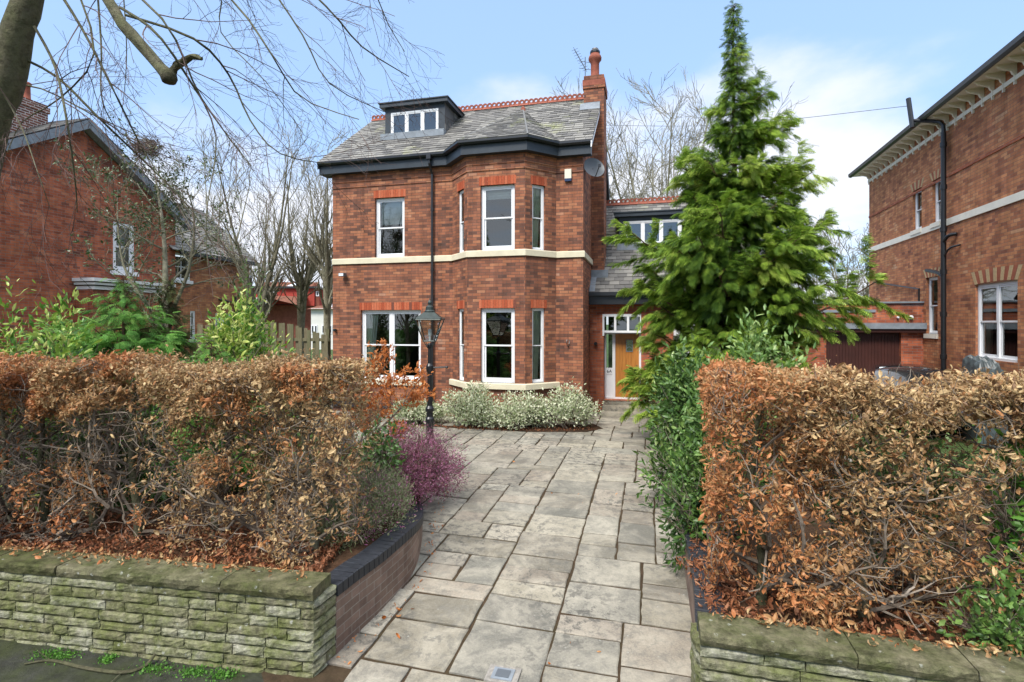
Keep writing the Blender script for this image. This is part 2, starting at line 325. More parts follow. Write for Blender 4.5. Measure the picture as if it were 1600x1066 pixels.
def tubes(mb, P, Rr, sides=4, rn=None, cap=False):
    """P (m,k,3), Rr (m,k): m tubes in one go"""
    m, k, _ = P.shape
    if m == 0: return
    T = np.empty_like(P); T[:, 1:-1] = P[:, 2:]-P[:, :-2]; T[:, 0] = P[:, 1]-P[:, 0]; T[:, -1] = P[:, -1]-P[:, -2]; T = unit(T)
    ref = np.where(np.abs(T[:, :1, 2:3]) > .9, np.array([[[1., 0, 0]]]), np.array([[[0, 0, 1.]]]))
    A = unit(np.cross(T, np.broadcast_to(ref, T.shape))); B = np.cross(T, A)
    an = np.arange(sides)*2*pi/sides
    V = P[:, :, None, :]+Rr[:, :, None, None]*(np.cos(an)[None, None, :, None]*A[:, :, None, :]+np.sin(an)[None, None, :, None]*B[:, :, None, :])
    i, j, q = np.meshgrid(np.arange(m), np.arange(k-1), np.arange(sides), indexing='ij')
    b0 = (i*k+j)*sides; q1 = (q+1) % sides
    f = np.stack([b0+q, b0+sides+q, b0+sides+q1, b0+q1], -1).reshape(-1, 4)[:, ::-1]
    r = np.repeat(rng.random(m) if rn is None else rn, (k-1)*sides)
    mb.add(V.reshape(-1, 3), f, r)
    if cap and m < 50:
        for a in range(m):
            for e in (0, k-1): mb.add(V[a, e], [tuple(range(sides)) if e else tuple(range(sides))[::-1]])
def smooth_path(pts, n=12):
    pts = np.asarray(pts, float); t = np.linspace(0, len(pts)-1, n); out = []
    for x in t:
        i = min(int(x), len(pts)-2); f = x-i
        p0 = pts[max(i-1, 0)]; p1 = pts[i]; p2 = pts[i+1]; p3 = pts[min(i+2, len(pts)-1)]
        out.append(.5*((2*p1)+(-p0+p2)*f+(2*p0-5*p1+4*p2-p3)*f*f+(-p0+3*p1-3*p2+p3)*f**3))
    return np.array(out)
def tube(mb, pts, r, sides=8, n=None, cap=True):
    P = smooth_path(pts, n) if n else np.asarray(pts, float)
    rr = np.interp(np.linspace(0, 1, len(P)), np.linspace(0, 1, len(r)), r) if hasattr(r, '__len__') else np.full(len(P), r)
    tubes(mb, P[None], rr[None], sides, cap=cap)
def sprout(P, Rr, nch, length, ang, bias=(0, 0, 0), wob=.15, k=5, t0=.2, t1=1.0, rr=.6, taper=.35, lenvar=.35, curve=0.0, rmin=0.0):
    """grow nch children on each parent; ang = spread from the parent's direction"""
    m, kp, _ = P.shape; n = m*nch
    t = (t0+(t1-t0)*(np.tile((np.arange(nch)+.5)/nch, m)+rng.uniform(-.5, .5, n)/nch)).clip(0, .999)
    pi_ = np.repeat(np.arange(m), nch); x = t*(kp-1); i = x.astype(int); f = (x-i)[:, None]
    S = P[pi_, i]*(1-f)+P[pi_, i+1]*f; D = unit(P[pi_, i+1]-P[pi_, i]); r0 = (Rr[pi_, i]*(1-f[:, 0])+Rr[pi_, i+1]*f[:, 0])*rr
    rv = unit(rng.normal(size=(n, 3))); side = unit(rv-(rv*D).sum(1, keepdims=True)*D)
    a = ang*(1+rng.uniform(-.3, .3, n))[:, None]
    d = unit(D*np.cos(a)+side*np.sin(a)+np.asarray(bias)*.5)
    L = (length if np.ndim(length) else np.full(n, length))*(1+rng.uniform(-lenvar, lenvar, n))*(1-.35*t)
    out = np.empty((n, k, 3)); out[:, 0] = S; seg = (L/(k-1))[:, None]; b = np.asarray(bias, float)
    for j in range(1, k):
        out[:, j] = out[:, j-1]+d*seg
        d = unit(d+b/(k-1)+rng.normal(size=(n, 3))*wob+curve*np.array([0, 0, 1.]))
    r0 = np.maximum(r0, rmin)
    return out, r0[:, None]*np.linspace(1, taper, k)[None]
def rotm(d, roll=None):
    """matrices whose x axis is d, with random or given roll"""
    d = unit(d); n = len(d); ref = np.where(np.abs(d[:, 2:3]) > .95, np.array([[1., 0, 0]]), np.array([[0, 0, 1.]]))
    y = unit(np.cross(ref, d)); z = np.cross(d, y)
    if roll is None: roll = rng.uniform(0, 2*pi, n)
    c, s = np.cos(roll)[:, None], np.sin(roll)[:, None]
    return np.stack([d, y*c+z*s, -y*s+z*c], -1)
def scatter(mb, TV, TF, pos, rot, scale, rn):
    m = len(pos); V = (rot@(TV.T[None]))*np.asarray(scale).reshape(-1, 1, 1)
    V = V.transpose(0, 2, 1)+pos[:, None, :]
    f = (TF[None]+(np.arange(m)*len(TV))[:, None, None]).reshape(-1, TF.shape[1])
    mb.add(V.reshape(-1, 3), f, np.repeat(rn, len(TF)))
def leaf_t(L=1., W=.5, curl=.6, fold=.25, seg=4, twist=0.0):
    """a leaf along +x that curls and folds; 2 quads per segment"""
    P = []; ang = 0; x = z = 0
    for i in range(seg+1):
        t = i/seg; w = W*.5*(sin(pi*min(1, .08+t*.95))**.8)*(1 if i < seg else .2)
        y = w*cos(fold); h = w*sin(fold); tw = twist*t
        for s in (-1, 0, 1):
            yy, hh = s*y, abs(s)*h; P.append((x, yy*cos(tw)-hh*sin(tw), z+yy*sin(tw)+hh*cos(tw)))
        ang += curl/seg; x += L/seg*cos(ang); z += L/seg*sin(ang)
    Fc = [(i*3+j, (i+1)*3+j, (i+1)*3+j+1, i*3+j+1) for i in range(seg) for j in (0, 1)]
    return np.array(P), np.array(Fc)
def spray_t(n=5, droop=.5, w=.11, sub=False):
    """fern-like conifer spray along +x, length 1"""
    P = []; Fc = []
    def strip(a, b, w0, w1):
        a, b = np.array(a), np.array(b); d = b-a; s = np.array([-d[1], d[0], 0]); s = s/np.linalg.norm(s)
        i = len(P); P.extend([a-s*w0, a+s*w0, b+s*w1, b-s*w1]); Fc.append((i, i+1, i+2, i+3))
    zf = lambda x: -droop*x*x
    for i in range(n):
        t = .05+.9*i/n; L = .42*(1-t)**.7*(.6+.4*min(1, t*4))+.06
        x0 = t
        for s in (-1, 1):
            ex, ey = x0+L*.75, s*L*.8
            strip((x0, 0, zf(x0)), (ex, ey, zf(ex)-.15*L), .022, .030)
            if sub and L > .18:
                for q in (.4, .75):
                    mx, my = x0+L*.75*q, s*L*.8*q
                    strip((mx, my, zf(mx)-.15*L*q), (mx+L*.40, my+s*L*.02, zf(mx+L*.42)-.1*L), .014, .014)
                    strip((mx, my, zf(mx)-.15*L*q), (mx+L*.10, my+s*L*.30, zf(mx+L*.2)-.1*L), .014, .014)
    strip((0, 0, 0), (.5, 0, zf(.5)), .010, .010); strip((.5, 0, zf(.5)), (1.05, 0, zf(1.05)), .016, .01)
    return np.array(P), np.array(Fc)
# walls in local plan coordinates: looking at a wall from outside, p0 is its left end
def face_frame(p0, p1):
    p0 = np.array(p0, float); d = np.array(p1, float)-p0; L = np.hypot(*d); d /= L; o = np.array([d[1], -d[0]])
    def T(a, q, z): return (p0[0]+d[0]*a+o[0]*q, p0[1]+d[1]*a+o[1]*q, z)
    return T, L
def wall(mb, p0, p1, z0, z1, holes=(), reveal=.11, mat=0):
    T, L = face_frame(p0, p1)
    xs = sorted({0, L, *[h[0] for h in holes], *[h[1] for h in holes]}); zs = sorted({z0, z1, *[h[2] for h in holes], *[h[3] for h in holes]})
    for i in range(len(xs)-1):
        for j in range(len(zs)-1):
            cx, cz = (xs[i]+xs[i+1])/2, (zs[j]+zs[j+1])/2
            if any(h[0] < cx < h[1] and h[2] < cz < h[3] for h in holes): continue
            a, b, c, d = xs[i], xs[i+1], zs[j], zs[j+1]
            mb.add([T(a, 0, c), T(b, 0, c), T(b, 0, d), T(a, 0, d)], [(0, 1, 2, 3)], mat=mat)
    for a, b, c, d in [h[:4] for h in holes]:
        r = -reveal
        mb.add([T(a, 0, c), T(a, 0, d), T(a, r, d), T(a, r, c)], [(0, 1, 2, 3)], mat=mat)
        mb.add([T(b, 0, c), T(b, r, c), T(b, r, d), T(b, 0, d)], [(0, 1, 2, 3)], mat=mat)
        mb.add([T(a, 0, d), T(b, 0, d), T(b, r, d), T(a, r, d)], [(0, 1, 2, 3)], mat=mat)
        mb.add([T(a, 0, c), T(a, r, c), T(b, r, c), T(b, 0, c)], [(0, 1, 2, 3)], mat=mat)
def offset_path(path, d):
    """shift an open path by d to its right-hand (outer) side, mitred"""
    P = np.array(path, float); D = unit(P[1:]-P[:-1]); Nn = np.stack([D[:, 1], -D[:, 0]], 1); out = []
    for i in range(len(P)):
        if i == 0: out.append(P[0]+Nn[0]*d)
        elif i == len(P)-1: out.append(P[-1]+Nn[-1]*d)
        else:
            b = Nn[i-1]+Nn[i]; b /= np.linalg.norm(b); out.append(P[i]+b*d/max(.3, float(b@Nn[i])))
    return np.array(out)
def sweep(mb, path, prof, mat=0, jitter=0):
    """prof: closed loop of (outward offset, z), counter-clockwise seen from the path's start"""
    rings = []
    paths = [offset_path(path, d) for d, z in prof]; n = len(path); k = len(prof)
    V = [(paths[q][i][0], paths[q][i][1], prof[q][1]) for i in range(n) for q in range(k)]
    f = [(i*k+q, (i+1)*k+q, (i+1)*k+(q+1) % k, i*k+(q+1) % k) for i in range(n-1) for q in range(k)]
    f += [tuple(range(k)), tuple(range((n-1)*k, n*k))[::-1]]
    return mb.add(V, f, mat=mat)
def clip_poly(P, a, b):
    """keep the part of 2D polygon P left of line a->b"""
    out = []; n = len(P); side = lambda p: (b[0]-a[0])*(p[1]-a[1])-(b[1]-a[1])*(p[0]-a[0])
    for i in range(n):
        p, q = P[i], P[(i+1) % n]; sp, sq = side(p), side(q)
        if sp >= 0: out.append(p)
        if sp*sq < 0: t = sp/(sp-sq); out.append((p[0]+(q[0]-p[0])*t, p[1]+(q[1]-p[1])*t))
    return out
def slates(mb, poly, gauge=.2, width=.27, lift=.014, thick=.02):
    """poly: 3D convex points, first two along the eave; lays slates over it"""
    P = [Vector(p) for p in poly]; u = (P[1]-P[0]).normalized(); n = u.cross(P[2]-P[1]).normalized()
    if n.z < 0: n = -n
    v = n.cross(u).normalized()
    if v.z < 0: v = -v
    Q = [((p-P[0]).dot(u), (p-P[0]).dot(v)) for p in P]
    ar = sum(Q[i][0]*Q[(i+1) % len(Q)][1]-Q[(i+1) % len(Q)][0]*Q[i][1] for i in range(len(Q)))
    if ar < 0: Q = Q[::-1]
    x0, x1 = min(q[0] for q in Q), max(q[0] for q in Q); y0, y1 = min(q[1] for q in Q), max(q[1] for q in Q)
    V = []; Fc = []; Rn = []
    # backing sheet
    mb.add([tuple(p-n*.03) for p in P], [tuple(range(len(P)))], rnd=.2)
    row = 0; y = y0
    while y < y1:
        x = x0-width*(.5 if row % 2 else 0)-random.random()*.02
        while x < x1:
            w = width*random.uniform(.9, 1.08); dy = random.uniform(-.007, .007); c = [(x+.004, y+dy), (x+w-.004, y+dy+random.uniform(-.004, .004)), (x+w-.004, y+gauge*1.08), (x+.004, y+gauge*1.08)]
            for i in range(len(Q)):
                c = clip_poly(c, Q[i], Q[(i+1) % len(Q)])
                if len(c) < 3: break
            if len(c) >= 3:
                l = lift*random.uniform(.7, 1.5); top = []; bot = []
                for (a, b) in c:
                    t = 1-(b-y)/(gauge*1.08); p = P[0]+u*a+v*b
                    top.append(p+n*(thick*.4+l*t)); bot.append(p-n*.005)
                k = len(c); o = len(V); V += [tuple(p) for p in top]+[tuple(p) for p in bot]
                Fc.append(tuple(range(o, o+k))); Fc += [(o+i, o+k+i, o+k+(i+1) % k, o+(i+1) % k) for i in range(k)]
                Rn += [random.random()]*(k+1)
            x += w
        y += gauge; row += 1
    if V: mb.add(V, Fc, np.array(Rn))
class Fr:
    """a building's plan frame: x along the front to the right, y into the building"""
    def __init__(s, x, y, z, deg): s.o = (x, y, z); s.a = R(deg); s.d = (cos(s.a), sin(s.a)); s.n = (-sin(s.a), cos(s.a))
    def u(s, px, v=0.0):
        k = (px-800)/F; return (k*(s.o[1]+s.n[1]*v)-(s.o[0]+s.n[0]*v))/(s.d[0]-k*s.d[1])
    def uz(s, px, py, v=0.0):
        u = s.u(px, v); Y = s.o[1]+s.d[1]*u+s.n[1]*v; return u, CH-(py-HZ)/F*Y-s.o[2]
    def w(s, u, v, z=0.0): return (s.o[0]+s.d[0]*u+s.n[0]*v, s.o[1]+s.d[1]*u+s.n[1]*v, s.o[2]+z)
    def on(s, px, py, p0, p1):
        """distance along the plan line p0-p1, and height, seen at a pixel"""
        T, L = face_frame(p0, p1); k = (px-800)/F; A = s.w(*T(0, 0, 0)[:2]); B = s.w(*T(1, 0, 0)[:2]); D = (B[0]-A[0], B[1]-A[1])
        a = (k*A[1]-A[0])/(D[0]-k*D[1]); return a, CH-(py-HZ)/F*(A[1]+a*D[1])-s.o[2]
    def fhole(s, x0, x1, yt, yb, p0, p1, ref=None):
        r = ref or (x0+x1)/2; return [s.on(x0, yt, p0, p1)[0], s.on(x1, yt, p0, p1)[0], s.on(r, yb, p0, p1)[1], s.on(r, yt, p0, p1)[1]]
    def hole(s, x0, x1, ytop, ybot, v=0.0):
        u0, z1 = s.uz(x0, ytop, v); u1, _ = s.uz(x1, ytop, v); _, z0 = s.uz(x0, ybot, v); return [u0, u1, z0, z1]
def sash_window(parent, T, h, rec=.09, mull=(), rail=.5, fw=.068, curtains='', blind=0.0, mat='white_paint', hor=True, sill=None, bars=0, lit=None, deep=.55, gap_sash=True, casement=False):
    a0, a1, z0, z1 = h; m = MB(); f0 = -rec; e = .003
    a0 += e; a1 -= e; z0 += e; z1 -= e
    m.box((a0, f0-.07, z0), (a0+fw, f0, z1), T); m.box((a1-fw, f0-.07, z0), (a1, f0, z1), T)
    m.box((a0+fw, f0-.07, z1-fw), (a1-fw, f0, z1), T); m.box((a0+fw, f0-.07, z0), (a1-fw, f0+.02, z0+fw*.8), T)
    cells = []; xs = [a0+fw]
    for q in mull:
        c = a0+(a1-a0)*q; m.box((c-fw*.55, f0-.07, z0+fw*.8), (c+fw*.55, f0-.002, z1-fw), T); cells.append((xs[-1], c-fw*.55)); xs.append(c+fw*.55)
    cells.append((xs[-1], a1-fw)); zb, zt = z0+fw*.8, z1-fw; zm = zb+(zt-zb)*rail; s = fw*.62; panes = []
    for (b0, b1) in cells:
        if casement or not hor:
            for q in (0, 1): m.box(((b0, b1-s)[q], f0-.05, zb), ((b0+s, b1)[q], f0-.012, zt), T)
            m.box((b0+s, f0-.05, zb), (b1-s, f0-.012, zb+s), T); m.box((b0+s, f0-.05, zt-s), (b1-s, f0-.012, zt), T)
            panes.append((b0+s, b1-s, zb+s, zt-s, f0-.03))
            if bars: zz = (zb+zt)/2; m.box((b0+s, f0-.045, zz-.012), (b1-s, f0-.015, zz+.012), T)
        else:
            for (c0, c1, d) in ((zm-.012, zt, f0-.012), (zb, zm+.02, f0-.036)):
                m.box((b0, d-.028, c0), (b0+s, d, c1), T); m.box((b1-s, d-.028, c0), (b1, d, c1), T)
                m.box((b0+s, d-.028, c1-s*.9), (b1-s, d, c1), T); m.box((b0+s, d-.028, c0), (b1-s, d, c0+s*(1.5 if c0 == zb else .9)), T)
                panes.append((b0+s, b1-s, c0+s*(1.5 if c0 == zb else .9), c1-s*.9, d-.014))
            if bars:
                for (c0, c1) in ((zm, zt), (zb, zm)):
                    cc = (b0+b1)/2; m.box((cc-.01, f0-.05, c0), (cc+.01, f0-.02, c1), T)
    wn = m.build('window', mat, parent)
    for p in panes:
        g = MB(); g.add([T(p[0], p[4], p[2]), T(p[1], p[4], p[2]), T(p[1], p[4], p[3]), T(p[0], p[4], p[3])], [(0, 1, 2, 3)]); g.build('pane', 'glass', wn)
    if curtains:
        W = a1-a0
        for side in curtains:
            c = MB(); n = 28; cw = min(.42, W*(.42 if W > .8 else .85)); cols = []
            for i in range(n+1):
                t = i/n; x = t*cw
                for zz, sq in ((zt+.02, 1), ((zt+zb)/2, .78), (zb-.05, .62)):
                    xx = x*sq; xx = a0+.05+xx if side == 'l' else a1-.05-xx
                    cols.append(T(xx, f0-.11+.03*sin(t*26), zz))
            c.add(cols, [(i*3+j, i*3+3+j, i*3+4+j, i*3+1+j) for i in range(n) for j in (0, 1)]); c.build('curtain', 'curtain', wn, smooth=True)
    if blind:
        c = MB(); c.box((a0+.04, f0-.17, zt-(zt-zb)*blind), (a1-.04, f0-.165, zt), T)
        for q in range(4): c.box((a0+.04, f0-.164, zt-(zt-zb)*blind*(q+1)/4), (a1-.04, f0-.15, zt-(zt-zb)*blind*(q+1)/4+.02), T)
        c.build('blind', 'blind', wn)
    return wn
def lintel(parent, T, a0, a1, z0, z1, name='lintel', mats=('brick_rubbed',), n=None, proud=.004):
    m = MB(); n = n or max(3, round((a1-a0)/.078)); w = (a1-a0)/n
    m.box((a0, -.08, z0+.0015), (a1, proud-.004, z1), T, rnd=.0, mat=0)
    for i in range(n): m.box((a0+i*w+.004, -.05, z0), (a0+(i+1)*w-.004, proud, z1-.003), T, rnd=random.random(), mat=0)
    return m.build(name, 'lintel_brick', parent)
m, t, b, o = newmat('lintel_brick', .85, .2)
nf = N(t, 'TexNoise', {'Vector': obj_co(t), 'Scale': 30, 'Detail': 4})
c = ramp(t, rnd(t), [(0, (.14, .06, .045)), (.02, (.33, .070, .032)), (.5, (.43, .105, .048)), (1, (.50, .15, .075))])
t.links.new(mixc(t, 1.0, c, ramp(t, nf.outputs[0], [(.3, .8), (.7, 1.1)]), 'MULTIPLY'), b.inputs['Base Color'])
m_brick('brick_white_joint', [(0, (.10, .04, .03)), (.5, (.20, .07, .045)), (1, (.27, .12, .08))], (.55, .50, .46), ms=.024, dirt=.2)
# ------------------------------------------------------------ the ground
HB = .27
g = MB(); xs = np.concatenate([[-600, -150, -60], np.arange(-30, 31, 2.5), [60, 150, 600]]); ys = np.concatenate([[-200, -40, -10, 0, 2, 3, 3.7, 4.3], np.arange(5, 22, 1), [30, 60, 150, 900]])
V = [(x, y, gz(y)-.035) for y in ys for x in xs]; nx = len(xs)
g.add(V, [(j*nx+i, j*nx+i+1, (j+1)*nx+i+1, (j+1)*nx+i) for j in range(len(ys)-1) for i in range(nx-1)], rnd=.5)
kind(g.build('ground', 'grass_mat'))
g = MB(); g.add([(-40, -3, -.03), (-8.6, -3, -.03), (-1.55, -3, -.03), (40, -3, -.03), (40, 3.7, -.03), (-1.55, 3.7, -.03), (-8.6, 3.7, -.03), (-40, 3.7, -.03), (-1.55, 4.4, -.022), (-8.6, 5.58, .03), (-40, 10.85, .21)], [(0, 1, 6, 7), (1, 2, 5, 6), (2, 3, 4, 5), (6, 5, 8, 9), (7, 6, 9, 10)], rnd=.45)
kind(g.build('pavement', 'asphalt'))
g = MB()
g.add([(2.6, 4.6, .0), (12.6, 5.5, .05), (12.6, 16.5, HB), (7, 17.2, HB), (3, 16.5, HB), (3.2, 12, .24)], [(0, 1, 2, 3, 4, 5)], rnd=.5)
kind(g.build('gravel_path', 'gravel_light'))

# paving: riven flags in random sizes laid in line with the house, each its own slab with open joints
H = Fr(-5.19, 15.5, HB, -14.4)
def to_uv(x, y): dx, dy = x-H.o[0], y-H.o[1]; return dx*H.d[0]+dy*H.d[1], dx*H.n[0]+dy*H.n[1]
EDGE_L = [on_ground(*p) for p in ((505, 1050), (529, 1021), (565, 985), (600.7, 955), (641, 906), (657, 860), (667, 825))]
def left_edge(Y):
    ys = [p[1] for p in EDGE_L]+[8.6, 9.6, 11, 14]; xs_ = [p[0] for p in EDGE_L]+[-1.15, -1.35, -2.6, -5.2]
    return float(np.interp(Y, ys, xs_))
def right_edge(Y): return float(np.interp(Y, [3.0, 4.18, 4.7, 6.1, 8.5, 12, 14.6], [1.25, 1.43, 1.56, 1.93, 2.45, 3.6, 5.6]))
SLABS = []   # (u0,u1,v0,v1)
def pack():
    r = random.Random(21); c = .15; U0, U1, V0, V1 = -2.0, 10.5, -13.6, 2.2; nu, nv = int((U1-U0)/c), int((V1-V0)/c); occ = np.zeros((nv, nu), bool)
    for j in range(nv):
        i = 0
        while i < nu:
            if occ[j, i]: i += 1; continue
            run = 0
            while i+run < nu and not occ[j, i+run] and run < 8: run += 1
            big = j < 34
            for _ in range(25):
                w = r.choice([4, 5, 6, 3, 4, 5, 4] if big else [3, 4, 5, 3, 4]); h = r.choice([4, 3, 3, 5, 2, 3] if big else [2, 3, 3, 2, 4])
                if w > run: w = run
                if run-w in (1, 2): w = run if run <= 7 else run-3
                if j+h > nv: h = nv-j
                if not occ[j:j+h, i:i+w].any() and (w >= 3 or run < 3): break
            else: h = 2
            while occ[j:j+h, i:i+w].any(): h -= 1
            occ[j:j+h, i:i+w] = True; SLABS.append((U0+i*c, U0+(i+w)*c, V0+j*c, V0+(j+h)*c)); i += w
pack()
g = MB(); n_in = 0
for (u0, u1, v0, v1) in SLABS:
    cx, cy, _ = H.w((u0+u1)/2, (v0+v1)/2)
    if cy < 3.1 or cy > 16.4: continue
    if cx < left_edge(cy)-.42 or cx > right_edge(cy)+.42: continue
    if cy < 4.6 and not (-1.62 < cx < 1.75): continue
    gp = .012; rn = random.random(); N_ = 4; pts = []
    cn = [(u0+gp, v0+gp), (u1-gp, v0+gp), (u1-gp, v1-gp), (u0+gp, v1-gp)]
    cn = [(a+random.uniform(-.010, .010), b+random.uniform(-.010, .010)) for a, b in cn]
    for q in range(4):
        a, b = cn[q], cn[(q+1) % 4]
        for s_ in range(N_):
            t_ = s_/N_; w_ = .006 if s_ else 0
            pts.append((a[0]+(b[0]-a[0])*t_+random.uniform(-w_, w_), a[1]+(b[1]-a[1])*t_+random.uniform(-w_, w_)))
    mu, mv = (u0+u1)/2, (v0+v1)/2; tl = (random.uniform(-.006, .006), random.uniform(-.006, .006)); dz = random.uniform(-.005, .005)
    def wp(u, v, z, ins=0.0):
        u = u+(mu-u)*ins/max(.1, (u1-u0)/2); v = v+(mv-v)*ins/max(.1, (v1-v0)/2); x, y, _ = H.w(u, v)
        return (x, y, gz(y)+z+dz+tl[0]*(u-mu)/.4+tl[1]*(v-mv)/.4)
    k = len(pts); A = [wp(u, v, -.03) for u, v in pts]; B = [wp(u, v, -.008) for u, v in pts]; C_ = [wp(u, v, 0, .012) for u, v in pts]; cc = [wp(mu, mv, .001)]
    Fq = [(i, (i+1) % k, k+(i+1) % k, k+i) for i in range(k)]+[(k+i, k+(i+1) % k, 2*k+(i+1) % k, 2*k+i) for i in range(k)]+[(2*k+i, 2*k+(i+1) % k, 3*k) for i in range(k)]
    g.add(A+B+C_+cc, Fq, rn); n_in += 1
kind(g.build('paved_path', 'paving'))
g = MB(); st = [(-7, 3.2), (-7, 5), (-7, 8), (-7, 12), (-7, 16.8)]
V = []
yy = [3.0, 3.7, 4.3, 6.4, 8.5, 11, 14, 17]
for y in yy: V += [(left_edge(y)-.5 if y > 4.2 else -1.6, y, gz(y)-.017), (right_edge(y)+.5, y, gz(y)-.017)]
g.add(V, [(2*i, 2*i+1, 2*i+3, 2*i+2) for i in range(len(yy)-1)], rnd=.4)
kind(g.build('path_bed', 'joint_soil'))

# ------------------------------------------------------------ the house
hs = thing('brick_house', 'three storey red brick house with full height bay, slate roof and oak front door', 'house', H.o, H.a)
P = [(0, 0), (3.684, 0), (4.349, -.695), (5.875, -.695), (6.54, 0), (7.24, 0)]
DEP = 5.7; RV = 2.85; ZR = 9.72-HB; ZE = 7.42-HB; SL = (ZR-ZE)/(RV+.25); ZW = 7.1-HB
mainz = lambda v: ZE+(v+.25)*SL
w = MB()
hA = H.fhole(585.6, 632, 308.5, 402, P[0], P[1]); hB = H.fhole(563.5, 657.5, 484.5, 594, P[0], P[1])
b1 = H.fhole(716.8, 728.5, 297, 391, P[1], P[2]); b2 = H.fhole(750.7, 804.2, 288.5, 391, P[2], P[3]); b3 = H.fhole(832.4, 854.3, 290, 391, P[3], P[4])
c1 = H.fhole(716.8, 728.5, 482, 600, P[1], P[2]); c2 = H.fhole(750.7, 804.2, 481.5, 601, P[2], P[3]); c3 = H.fhole(832.4, 854.3, 481.5, 600, P[3], P[4])
ZS1 = H.fhole(911, 911, 392, 403, P[4], P[5])[3]; ZS0 = ZS1-.16
ZB1 = H.fhole(770, 770, 598.5, 610, P[2], P[3])[3]; ZB0 = ZB1-.15
for h in (hA, b1, b2, b3): h[2] = ZS1
for h in (b1, b2, b3): h[3] = b2[3]
for h in (c1, c2, c3): h[2] = ZB1; h[3] = c2[3]
hl = face_frame(P[1], P[2])[1]
for h in (b1, c1): h[0] = hl-.215-.40; h[1] = hl-.215
for h in (b3, c3): h[0] = .215; h[1] = .615
for p0, p1, hh in ((P[0], P[1], [hA, hB]), (P[1], P[2], [b1, c1]), (P[2], P[3], [b2, c2]), (P[3], P[4], [b3, c3]), (P[4], P[5], []), ((7.24, 0), (7.24, DEP), []), ((7.24, DEP), (0, DEP), []), ((0, DEP), (0, 0), [])):
    wall(w, p0, p1, -.3, ZW+.1, hh)
for u in (0, 7.24):
    tri = [(u, -.0, ZW), (u, DEP, ZW), (u, DEP, ZW+.18), (u, RV, ZR-.1), (u, 0, ZW+.18)]
    w.add(tri, [(0, 1, 2, 3, 4)] if u else [(4, 3, 2, 1, 0)])
w.build('wall', 'brick', hs)
m = MB()
sweep(m, P, [(0.001, ZW-.42), (.022, ZW-.42), (.022, ZW+.05), (.001, ZW+.05)]); sweep(m, P, [(0.001, ZW-.27), (.04, ZW-.27), (.04, ZW+.05), (.001, ZW+.05)])
m.build('corbel_course', 'brick', hs)
m = MB(); sweep(m, P+[(7.24, 2.02)], [(-.01, ZS0), (.045, ZS0), (.045, ZS1-.02), (.03, ZS1), (-.12, ZS1)])
m.build('string_course', 'cream_stone', hs)
m = MB(); T, L = face_frame(P[0], P[1]); m.box((hB[0]-.06, -.1, hB[2]-.13), (hB[1]+.06, .06, hB[2]+.001), T)
sweep(m, [(3.62, .064), P[1], P[2], P[3], P[4], (6.604, .064)], [(-.12, ZB0), (.07, ZB0), (.07, ZB1-.02), (.05, ZB1), (-.12, ZB1)]); m.build('sill', 'cream_stone', hs)
m = MB()
for a in (0, 1): sweep(m, P+[(7.24, 1.6)], [(.001, .13+a*.077), (.05-.02*a, .13+a*.077), (.05-.02*a, .2+a*.077), (.001, .2+a*.077)])
m.build('plinth', 'engineering_brick', hs)
LZ = .215
for (p0, p1), h in (((P[0], P[1]), hA), ((P[0], P[1]), hB), ((P[1], P[2]), b1), ((P[2], P[3]), b2), ((P[3], P[4]), b3), ((P[1], P[2]), c1), ((P[2], P[3]), c2), ((P[3], P[4]), c3)):
    T, L = face_frame(p0, p1); e = .04 if h[1]-h[0] > .6 else .05
    lintel(hs, T, h[0]-e, h[1]+e, h[3], h[3]+LZ)
T, L = face_frame(P[0], P[1])
sash_window(hs, T, hA, blind=.42); sash_window(hs, T, hB, mull=(.5,), curtains='l', rail=.5)
T, L = face_frame(P[1], P[2]); sash_window(hs, T, b1, rec=.06, fw=.045); sash_window(hs, T, c1, rec=.06, fw=.045)
T, L = face_frame(P[2], P[3]); sash_window(hs, T, b2, blind=.16); sash_window(hs, T, c2)
T, L = face_frame(P[3], P[4]); sash_window(hs, T, b3, rec=.06, fw=.045, curtains='l'); sash_window(hs, T, c3, rec=.06, fw=.045, curtains='l')
m = MB(); m.box((.25, 3.3, 0), (7.0, 3.4, 6.6)); m.box((.25, .4, 0), (7.0, 3.3, .1)); m.box((.25, .3, 3.55), (7.0, 3.3, 3.8)); m.box((.25, .3, 6.55), (7.0, 3.3, 6.65)); m.box((3.75, .9, .1), (3.85, 3.3, 6.5)); m.build('interior', 'interior', hs)
# eaves
E0 = [(-.30, 0)]+P[1:-1]+[(7.46, 0)]
m = MB(); sweep(m, E0, [(-.02, ZE-.36), (.22, ZE-.36), (.22, ZE-.10), (-.02, ZE-.10)])
m.box((-.30, .0, ZE-.36), (-.12, .2, ZE-.12)); m.build('fascia', 'fascia_grey', hs)
m = MB(); gp_ = [(.225, ZE-.04), (.225, ZE-.085), (.25, ZE-.13), (.30, ZE-.13), (.335, ZE-.085), (.335, ZE-.035), (.325, ZE-.035), (.325, ZE-.05), (.235, ZE-.05)]
sweep(m, E0, gp_); m.build('gutter', 'black_paint', hs)
